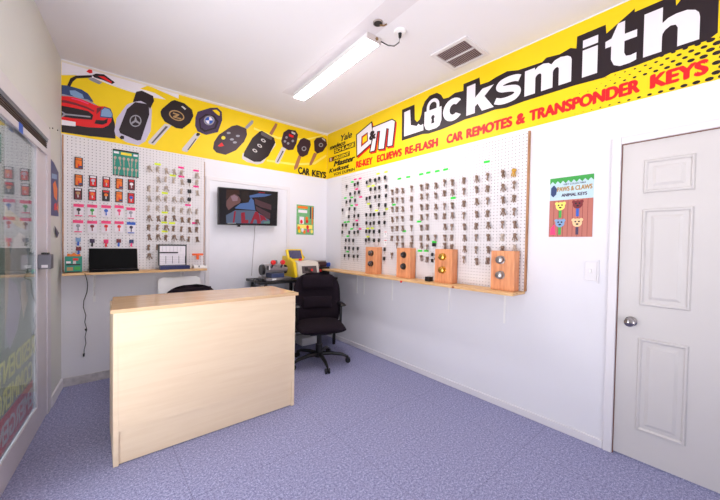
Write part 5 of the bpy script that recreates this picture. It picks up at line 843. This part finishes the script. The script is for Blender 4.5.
t = fx('junction_box','open round junction box with loose brown wires in the ceiling','junction box',(-1.068,-2.217,ROOM_H))
part(MB().lathe([(.030,-.001),(.036,-.001),(.036,-.012),(.030,-.012)],(-1.068,-2.217,ROOM_H),'Z',20),'rim',mat('rim_grey',(150,140,134),.6),t); part(MB().cyl((-1.068,-2.217,ROOM_H-.0135),(-1.068,-2.217,ROOM_H-.0122),.030),'opening',M_BLACK,t)
part(MB().tube([(-1.05,-2.22,ROOM_H-.014),(-1.04,-2.24,ROOM_H-.025),(-1.02,-2.235,ROOM_H-.012),(-1.01,-2.25,ROOM_H-.006)],.006,6),'wire',mat('rust_brown2',(126,96,62),.6),t,True)
t = fx('ceiling_socket','round white ceiling socket with black plug feeding the fluorescent fixture','socket',(-.877,-2.256,ROOM_H))
part(MB().lathe([(0,0),(.045,0),(.043,-.012),(.03,-.018),(0,-.018)],(-.877,-2.256,ROOM_H-.0005),'Z',24),'cover',M_WHITEP,t,True); part(MB().cyl((-.877,-2.256,ROOM_H-.018),(-.877,-2.256,ROOM_H-.05),.014,.010),'plug',M_BLACK,t,True)
part(MB().tube([(-.877,-2.256,ROOM_H-.05),(-.88,-2.25,ROOM_H-.085),(-.90,-2.22,ROOM_H-.105),(-.905,-2.16,ROOM_H-.075),(-.93,-2.105,ROOM_H-.03)],.0045,6),'cord',M_BLACK,t,True)
t = fx('air_vent','square white ceiling air vent with two banks of louvres','air vent',(-.292,-2.388,ROOM_H))
vx0,vx1,vy0,vy1 = -.47,-.117,-2.56,-2.222; zt_ = ROOM_H-.001; b = .034
mb = MB(); mb.b2(vx0,vx0+b,vy0,vy1,zt_-.014,zt_,bev=.003); mb.b2(vx1-b,vx1,vy0,vy1,zt_-.014,zt_,bev=.003); mb.b2(vx0+b,vx1-b,vy0,vy0+b,zt_-.014,zt_,bev=.003); mb.b2(vx0+b,vx1-b,vy1-b,vy1,zt_-.014,zt_,bev=.003); part(mb,'frame',M_TRIM,t)
part(MB().b2((vx0+vx1)/2-.006,(vx0+vx1)/2+.006,vy0+b,vy1-b,zt_-.013,zt_),'divider',M_TRIM,t)
part(MB().b2(vx0+b,vx1-b,vy0+b,vy1-b,zt_-.002,zt_-.0005),'duct_opening',mat('duct_dark',(120,96,98),.8),t)
mb = MB(); n = 17
for k in range(n):
    y = vy0+b+(vy1-vy0-2*b)*(k+.5)/n; mb.box(((vx0+vx1)/2,y,zt_-.008),(vx1-vx0-2*b,.0012,.009),Matrix.Rotation(math.radians(-30),3,'X'))
part(mb,'louvres',mat('louvre_grey',(206,190,190),.5),t)
# old paint strip on the ceiling where an earlier fitting ran
mb = MB(); mb.b2(-.085,.085,-1.75,.75,ROOM_H-.0012,ROOM_H); bmesh.ops.transform(mb.bm,matrix=Matrix.Translation((-1.045,-1.50,0)) @ Matrix.Rotation(math.radians(-2.7),4,'Z'),verts=mb.bm.verts); struct(mb.build('trim_6', mat('ceiling_patch',(228,222,225),.8)))
# small nail holes on the left wall
for k,(u,v) in enumerate(((-.343,2.25),(-.162,2.285),(-.45,2.22))):
    o = place(MB().lathe([(0,0),(.006,0),(.005,-.006),(0,-.006)],(0,0,0),'Y',8).build('nail',M_BLACKM),'L',u,v,.001); tag(o,('dark nail in the left wall, middle of the three above the storefront frame','dark nail in the left wall, nearest the corner below the banner','dark nail in the left wall, nearest the storefront header')[k],'nail')
